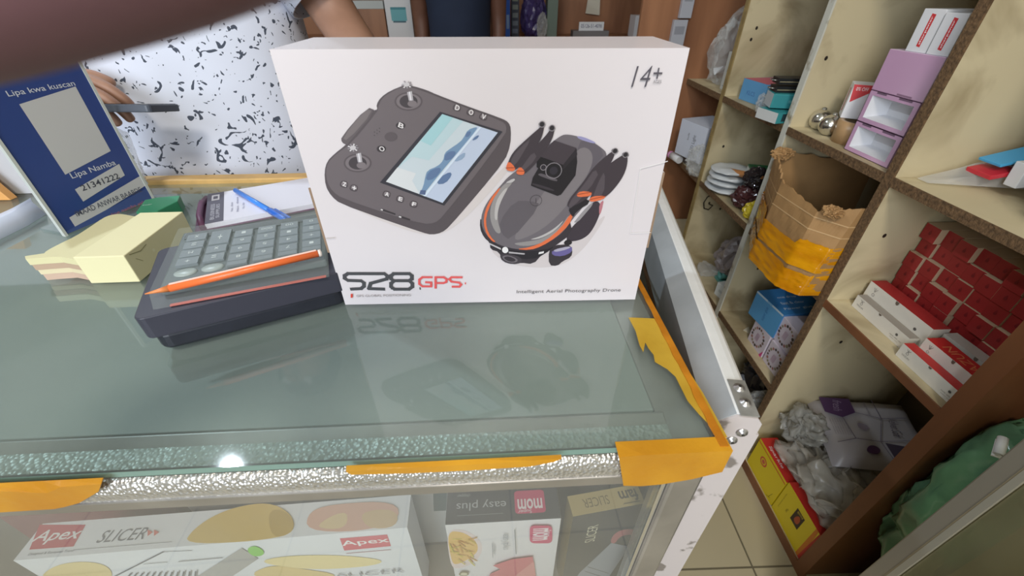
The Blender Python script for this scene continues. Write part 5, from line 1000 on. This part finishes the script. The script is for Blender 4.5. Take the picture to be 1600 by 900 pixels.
mb = MB(); crumple(mb, (0.955, 0.585, 0.125), (0.105, 0.12, 0.10), MILKY, 81, 0.4, 1.6, sub=5, smooth=True, floor=0.0306, yclamp=(0.422, 0.73)); tag(mb.build('plastic_bag'), 'heap of milky plastic bags under the purple printed pack', 'bag')
mb = MB(); crumple(mb, (0.822, 0.545, 0.190), (0.062, 0.13, 0.046), MILKY, 83, 0.8, 1.7, sub=5, smooth=True, floor=0.160, yclamp=(0.422, 0.73)); tag(mb.build('plastic_bag'), 'crumpled milky plastic bag spilling over the yellow and red cartons', 'bag')
mb = MB(); crumple(mb, (0.825, 0.68, 0.238), (0.05, 0.05, 0.055), mat('greyish_plastic_film', (186, 184, 176), 0.14, alpha=0.5, bump=0.4, bscale=40), 85, 0.7, 1.7, sub=5, smooth=True, floor=0.17, yclamp=(0.5, 0.73)); tag(mb.build('plastic_bag'), 'crumpled grey plastic bag left of the purple printed pack', 'bag')
mb = MB(); crumple(mb, (0.93, 0.92, 0.13), (0.12, 0.11, 0.09), mat('black_bag_film', (40, 38, 38), 0.3), 87, 0.4, 2.2, floor=0.0306, yclamp=(0.765, 1.07)); tag(mb.build('black_bag'), 'dark heap of black bags on the bottom shelf under the stone print boxes', 'bag')
mb = MB(); crumple(mb, (0.80, 0.80, 0.18), (0.05, 0.04, 0.035), PLASTIC, 88, 0.5, 2.4); tag(mb.build('clear_bag'), 'clear plastic wrap lying on the dark bags below the stone print boxes', 'bag')
GB = mat('green_plastic_bag', (104, 146, 112), 0.2, bump=0.3, bscale=25, vary=0.25, vscale=12)
gb = thing('green_bag', 'bulging shiny green plastic bag in the nearest shelf column by the aluminium post', 'bag', (0.835, 0.305, 0.0304))
mb = MB(); crumple(mb, (0.0, 0.0, 0.39), (0.105, 0.12, 0.26), GB, 91, 0.25, 2.4, sub=5, floor=0.0004, smooth=True)
mb.v = [(x, min(max(y + (z - 0.42) * 0.16, -0.2), 0.0925), z) for x, y, z in mb.v]; mb.build('bag_body', gb)
mb = MB(); crumple(mb, (0.01, 0.04, 0.62), (0.05, 0.04, 0.035), GB, 92, 0.5, 3.0, smooth=True); mb.build('knot', gb)
mb = MB(); mb.lathe([(0.0, 0.0), (0.055, 0.0), (0.06, 0.03), (0.06, 0.19)], GB, 18); mb.build('bag_foot', gb)

# ---------------------------------------------------------------- people
def hand(base, dirv, side, up, L_, curl, J, E, wrist):  # adds palm, four fingers and a thumb to a joint list
    d = Vector(dirv).normalized(); u = Vector(up).normalized(); s = d.cross(u).normalized() * side; u = s.cross(d).normalized() * side
    b = Vector(base); k = L_ / 0.18
    J.append((*(b + d * 0.045 * k), (0.036 * k, 0.017 * k))); palm = len(J) - 1; E.append((wrist, palm))
    for off, ln in ((-0.030, 0.070), (-0.010, 0.080), (0.010, 0.075), (0.029, 0.058)):
        p = b + d * 0.088 * k + s * off * k; J.append((*p, 0.0098 * k)); a = len(J) - 1; E.append((palm, a)); ang = 0.0; q = p
        for f_, r_ in ((0.42, 0.009), (0.32, 0.0082), (0.26, 0.007)):
            ang += curl; q = q + (d * math.cos(ang) - u * math.sin(ang)) * ln * f_ * k; J.append((*q, r_ * k)); E.append((a, len(J) - 1)); a = len(J) - 1
    p = b + d * 0.035 * k - s * 0.034 * k; J.append((*p, 0.0125 * k)); a = len(J) - 1; E.append((palm, a))
    for m_ in ((0.030, -0.022, -0.008), (0.026, -0.006, -0.016)):
        p = p + (d * m_[0] + s * m_[1] + u * m_[2]) * k; J.append((*p, 0.0098 * k)); E.append((a, len(J) - 1)); a = len(J) - 1
def person_body(name, x, y, hgt, elbL, wrL, hdL, elbR, wrR, hdR, m, parent, sh_w=0.19):
    z = lambda f: f * hgt
    J = [(x, y, z(0.53), (0.15, 0.11)), (x, y, z(0.62), (0.13, 0.10)), (x, y, z(0.74), (0.155, 0.11)), (x, y, z(0.82), (0.10, 0.07)), (x, y - 0.005, z(0.87), 0.052),
         (x, y - 0.01, z(0.915), (0.07, 0.085)), (x, y - 0.01, z(0.965), (0.072, 0.09)), (x, y - 0.005, z(0.985), (0.05, 0.06))]
    E = [(0, 1), (1, 2), (2, 3), (3, 4), (4, 5), (5, 6), (6, 7)]
    for sgn, elb, wr, hd in ((-1, elbL, wrL, hdL), (1, elbR, wrR, hdR)):
        J.append((x + sgn * sh_w, y, z(0.815), 0.055)); a = len(J) - 1; E.append((3, a))
        J.append((*elb, 0.042)); E.append((a, len(J) - 1)); a = len(J) - 1
        mid = (Vector(elb) * 0.6 + Vector(wr) * 0.4); J.append((*mid, 0.038)); E.append((a, len(J) - 1)); a = len(J) - 1
        J.append((*wr, (0.028, 0.022))); E.append((a, len(J) - 1)); hand(wr, hd[0], hd[1], hd[2], 0.175, hd[3], J, E, len(J) - 1)
    for sgn in (-1, 1):
        for f, r_, dx, dy in ((0.48, 0.085, 0.09, 0), (0.28, 0.055, 0.10, 0), (0.05, 0.038, 0.105, 0.01), (0.02, 0.035, 0.11, -0.12)):
            J.append((x + sgn * dx, y + dy, z(f), r_)); E.append((0 if f == 0.48 else len(J) - 2, len(J) - 1))
    return skin(name, J, E, m, 0, parent)
def face_parts(x, y, hgt, parent, hair):
    zc = hgt * 0.935
    mb = MB(); mb.loft([(x, y - 0.01, zc + 0.012, 0.079, 0.098), (x, y - 0.002, zc + 0.05, 0.085, 0.102), (x, y + 0.0, zc + 0.085, 0.07, 0.085), (x, y + 0.0, zc + 0.11, 0.03, 0.04)], hair); o = mb.build('hair', parent)
    mb = MB()
    for s in (-1, 1): mb.lathe([(0.012 * math.sin(math.pi * k / 8), 0.012 - 0.012 * math.cos(math.pi * k / 8)) for k in range(9)], C(236, 232, 226), 12, (x + s * 0.03, y - 0.088, zc - 0.008)); mb.lathe([(0.006 * math.sin(math.pi * k / 6), 0.006 - 0.006 * math.cos(math.pi * k / 6)) for k in range(7)], C(40, 28, 22), 10, (x + s * 0.03, y - 0.097, zc - 0.002))
    mb.build('eye', parent)
    mb = MB(); mb.tube([(x - 0.024, y - 0.088, zc - 0.062), (x, y - 0.096, zc - 0.06), (x + 0.024, y - 0.088, zc - 0.062)], [0.003, 0.006, 0.003], C(140, 84, 76), 8); mb.build('mouth', parent)
    mb = MB(); mb.tube([(x, y - 0.088, zc + 0.002), (x, y - 0.106, zc - 0.03), (x, y - 0.092, zc - 0.036)], [0.008, 0.013, 0.006], SKIN, 8); mb.build('nose', parent)
PRN = mat('white_cloth_with_dark_splotches', (224, 230, 246), 0.8)
nt = PRN.node_tree; N_ = nt.nodes; L_ = nt.links
tc = N_.new('ShaderNodeTexCoord')
def blob(scale, lo, dist, loc):
    mp = N_.new('ShaderNodeMapping'); mp.inputs['Location'].default_value = loc; L_.new(tc.outputs['Object'], mp.inputs[0])
    n = N_.new('ShaderNodeTexNoise'); n.inputs['Scale'].default_value = scale; n.inputs['Detail'].default_value = 1.2; n.inputs['Distortion'].default_value = dist; L_.new(mp.outputs[0], n.inputs['Vector'])
    m = N_.new('ShaderNodeMath'); m.operation = 'GREATER_THAN'; m.inputs[1].default_value = lo; L_.new(n.outputs[0], m.inputs[0]); return m
b1, b2 = blob(38, 0.655, 2.2, (3, 1, 2)), blob(80, 0.665, 1.0, (8, 5, 1))
mx = N_.new('ShaderNodeMath'); mx.operation = 'MAXIMUM'; L_.new(b1.outputs[0], mx.inputs[0]); L_.new(b2.outputs[0], mx.inputs[1])
mc = N_.new('ShaderNodeMix'); mc.data_type = 'RGBA'; mc.inputs[6].default_value = (*lin((224, 230, 246)), 1); mc.inputs[7].default_value = (*lin((74, 82, 98)), 1)
L_.new(mx.outputs[0], mc.inputs[0]); L_.new(mc.outputs[2], N_['Principled BSDF'].inputs['Base Color'])
pA = thing('person', 'person in a white robe with dark splotches behind the counter holding a dark phone', 'person', (-0.60, 0.93, 0)); ax, ay = 0.0, 0.0
def rel(*p): return (p[0] + 0.60, p[1] - 0.93, p[2])
person_body('body', 0.0, 0.0, 1.72, rel(-0.90, 0.90, 1.13), rel(-0.70, 0.69, 1.105), ((0.92, -0.16, -0.08), 1, (0, -0.25, 1), 0.42), rel(-0.29, 0.915, 1.165), rel(-0.15, 0.73, 1.03), ((0.5, -0.75, -0.35), -1, (0, 0.2, 1), 0.12), SKIN, pA)
mb = MB()
mb.loft([(0, 0, 0.14, 0.27, 0.19), (0, 0, 0.5, 0.255, 0.175), (0, -0.01, 0.8, 0.25, 0.17), (0, -0.015, 0.92, 0.25, 0.172), (0, -0.012, 1.02, 0.245, 0.17), (0, -0.005, 1.14, 0.235, 0.16), (0, 0, 1.28, 0.23, 0.155), (0, 0, 1.38, 0.225, 0.14), (0, 0, 1.44, 0.17, 0.11), (0, 0, 1.50, 0.075, 0.075)], PRN, 40)
robe = mb.build('robe', pA)
for sgn, p in ((-1, rel(-0.88, 0.90, 1.16)), (1, rel(-0.30, 0.915, 1.205))):
    mb = MB(); q = [Vector((sgn * 0.16, 0, 1.40)), Vector((sgn * 0.21, 0, 1.36)), Vector((sgn * 0.21 * 0.4 + p[0] * 0.6, p[1] * 0.6, 1.36 * 0.4 + p[2] * 0.6)), Vector(p)]
    mb.tube(q, [0.085, 0.088, 0.078, 0.074], PRN, 20, cap=False); o = mb.build('sleeve', pA); o.modifiers.new('t', 'SOLIDIFY').thickness = 0.003
face_parts(0, 0, 1.72, pA, mat('black_hair', (26, 22, 20), 0.6))
ph = thing('phone', 'dark grey phone held level by the person in the splotched robe', 'phone', tuple(P(206, 168, 'y', 0.66)), (-0.2, 0.02, 0.02))
mb = rbox(-0.062, 0.046, -0.03, 0.035, -0.0055, 0.0045, mat('dark_grey_phone', (74, 80, 92), 0.4), 0.006); mb.build('case', ph, bevel=0.0015); mb = MB(); mb.box(-0.058, 0.042, -0.026, 0.031, 0.0046, 0.0052, mat('phone_screen', (30, 32, 38), 0.1)); mb.build('screen', ph)
pB = thing('person', 'person in a navy shirt with bare arms standing at the back of the shop', 'person', (P(718, 30, 'y', 2.45).x, 2.45, 0))
person_body('body', 0.0, 0.0, 1.70, (-0.192, 0.03, 1.09), (-0.19, -0.03, 0.86), ((0.05, -0.2, -1), 1, (0, -1, 0), 0.2), (0.192, 0.03, 1.09), (0.19, -0.02, 0.86), ((-0.05, -0.2, -1), -1, (0, -1, 0), 0.2), DSKIN, pB)
NV_ = mat('navy_shirt_cloth', (36, 48, 74), 0.8, vary=0.2, vscale=6)
mb = MB(); mb.loft([(0, 0, 0.84, 0.16, 0.135), (0, 0, 1.0, 0.15, 0.13), (0, 0, 1.15, 0.155, 0.13), (0, 0, 1.30, 0.18, 0.135), (0, 0, 1.39, 0.18, 0.11), (0, 0, 1.44, 0.08, 0.07)], NV_, 32); mb.build('shirt', pB)
for s in (-1, 1):
    mb = MB(); mb.tube([(s * 0.15, 0, 1.37), (s * 0.20, 0.005, 1.33), (s * 0.208, 0.02, 1.20)], [0.075, 0.075, 0.066], NV_, 18, cap=False); o = mb.build('sleeve', pB); o.modifiers.new('t', 'SOLIDIFY').thickness = 0.003
    mb = MB(); mb.tube([(s * 0.085, 0, 0.92), (s * 0.095, 0, 0.5), (s * 0.105, 0.005, 0.06)], [0.095, 0.075, 0.06], mat('dark_trousers', (40, 40, 46), 0.8), 18); mb.build('trouser_leg', pB)
face_parts(0, 0, 1.70, pB, mat('black_hair', (0, 0, 0)))

# ---------------------------------------------------------------- the photographer's hand, its forefinger in front of the lens
hd = thing('photographer_hand', 'out of focus dark brown hand whose forefinger covers the top left corner', 'hand', CAM)
def K(r, u, f): v = RT * r + UP * u + FW * f; return (v.x, v.y, v.z)
fd = Vector((0.954, 0.29, 0)); nn = Vector((-0.29, 0.954, 0)); dep = 0.036
def ax_(t, off=0.0, f=dep): q = Vector(((154 - 800) / FPX * f, (450 + 87) / FPX * f, 0)) + fd * t + nn * off; return K(q.x, q.y, f)
Jt = [(*ax_(-0.130, 0.030, 0.050), (0.030, 0.022)), (*ax_(-0.090, 0.030, 0.050), (0.042, 0.017)), (*ax_(-0.052, 0.004, 0.046), 0.0098), (*ax_(-0.018, 0.0, 0.040), 0.0088), (*ax_(0.006, 0.0, dep), 0.0086), (*ax_(0.026, 0.001, dep), 0.0075)]
Et = [(0, 1), (1, 2), (2, 3), (3, 4), (4, 5)]
for o_, tl, cf in ((0.023, 0.036, 0.052), (0.043, 0.028, 0.054), (0.062, 0.010, 0.056)):
    Jt.append((*ax_(-0.052, o_, 0.05), 0.0098)); a = len(Jt) - 1; Et.append((1, a))
    for k, (tt, ff) in enumerate(((0.4, 0.046), (0.75, 0.040), (1.0, 0.034))): Jt.append((*ax_(-0.052 + (tl + 0.052) * tt, o_, ff), (0.0090, 0.0084, 0.0072)[k])); Et.append((a, len(Jt) - 1)); a = len(Jt) - 1
Jt.append((*ax_(-0.098, -0.004, 0.040), 0.0125)); a = len(Jt) - 1; Et.append((1, a))
for tt, oo, ff, r_ in ((-0.085, -0.016, 0.018, 0.011), (-0.072, -0.022, -0.008, 0.0095)): Jt.append((*ax_(tt, oo, ff), r_)); Et.append((a, len(Jt) - 1)); a = len(Jt) - 1
Jt.append((*ax_(-0.24, 0.03, 0.03), (0.036, 0.030))); Et.append((0, len(Jt) - 1))
skin('hand', Jt, Et, mat('finger_skin', (104, 70, 74), 0.6, vary=0.1, vscale=60), 0, hd)
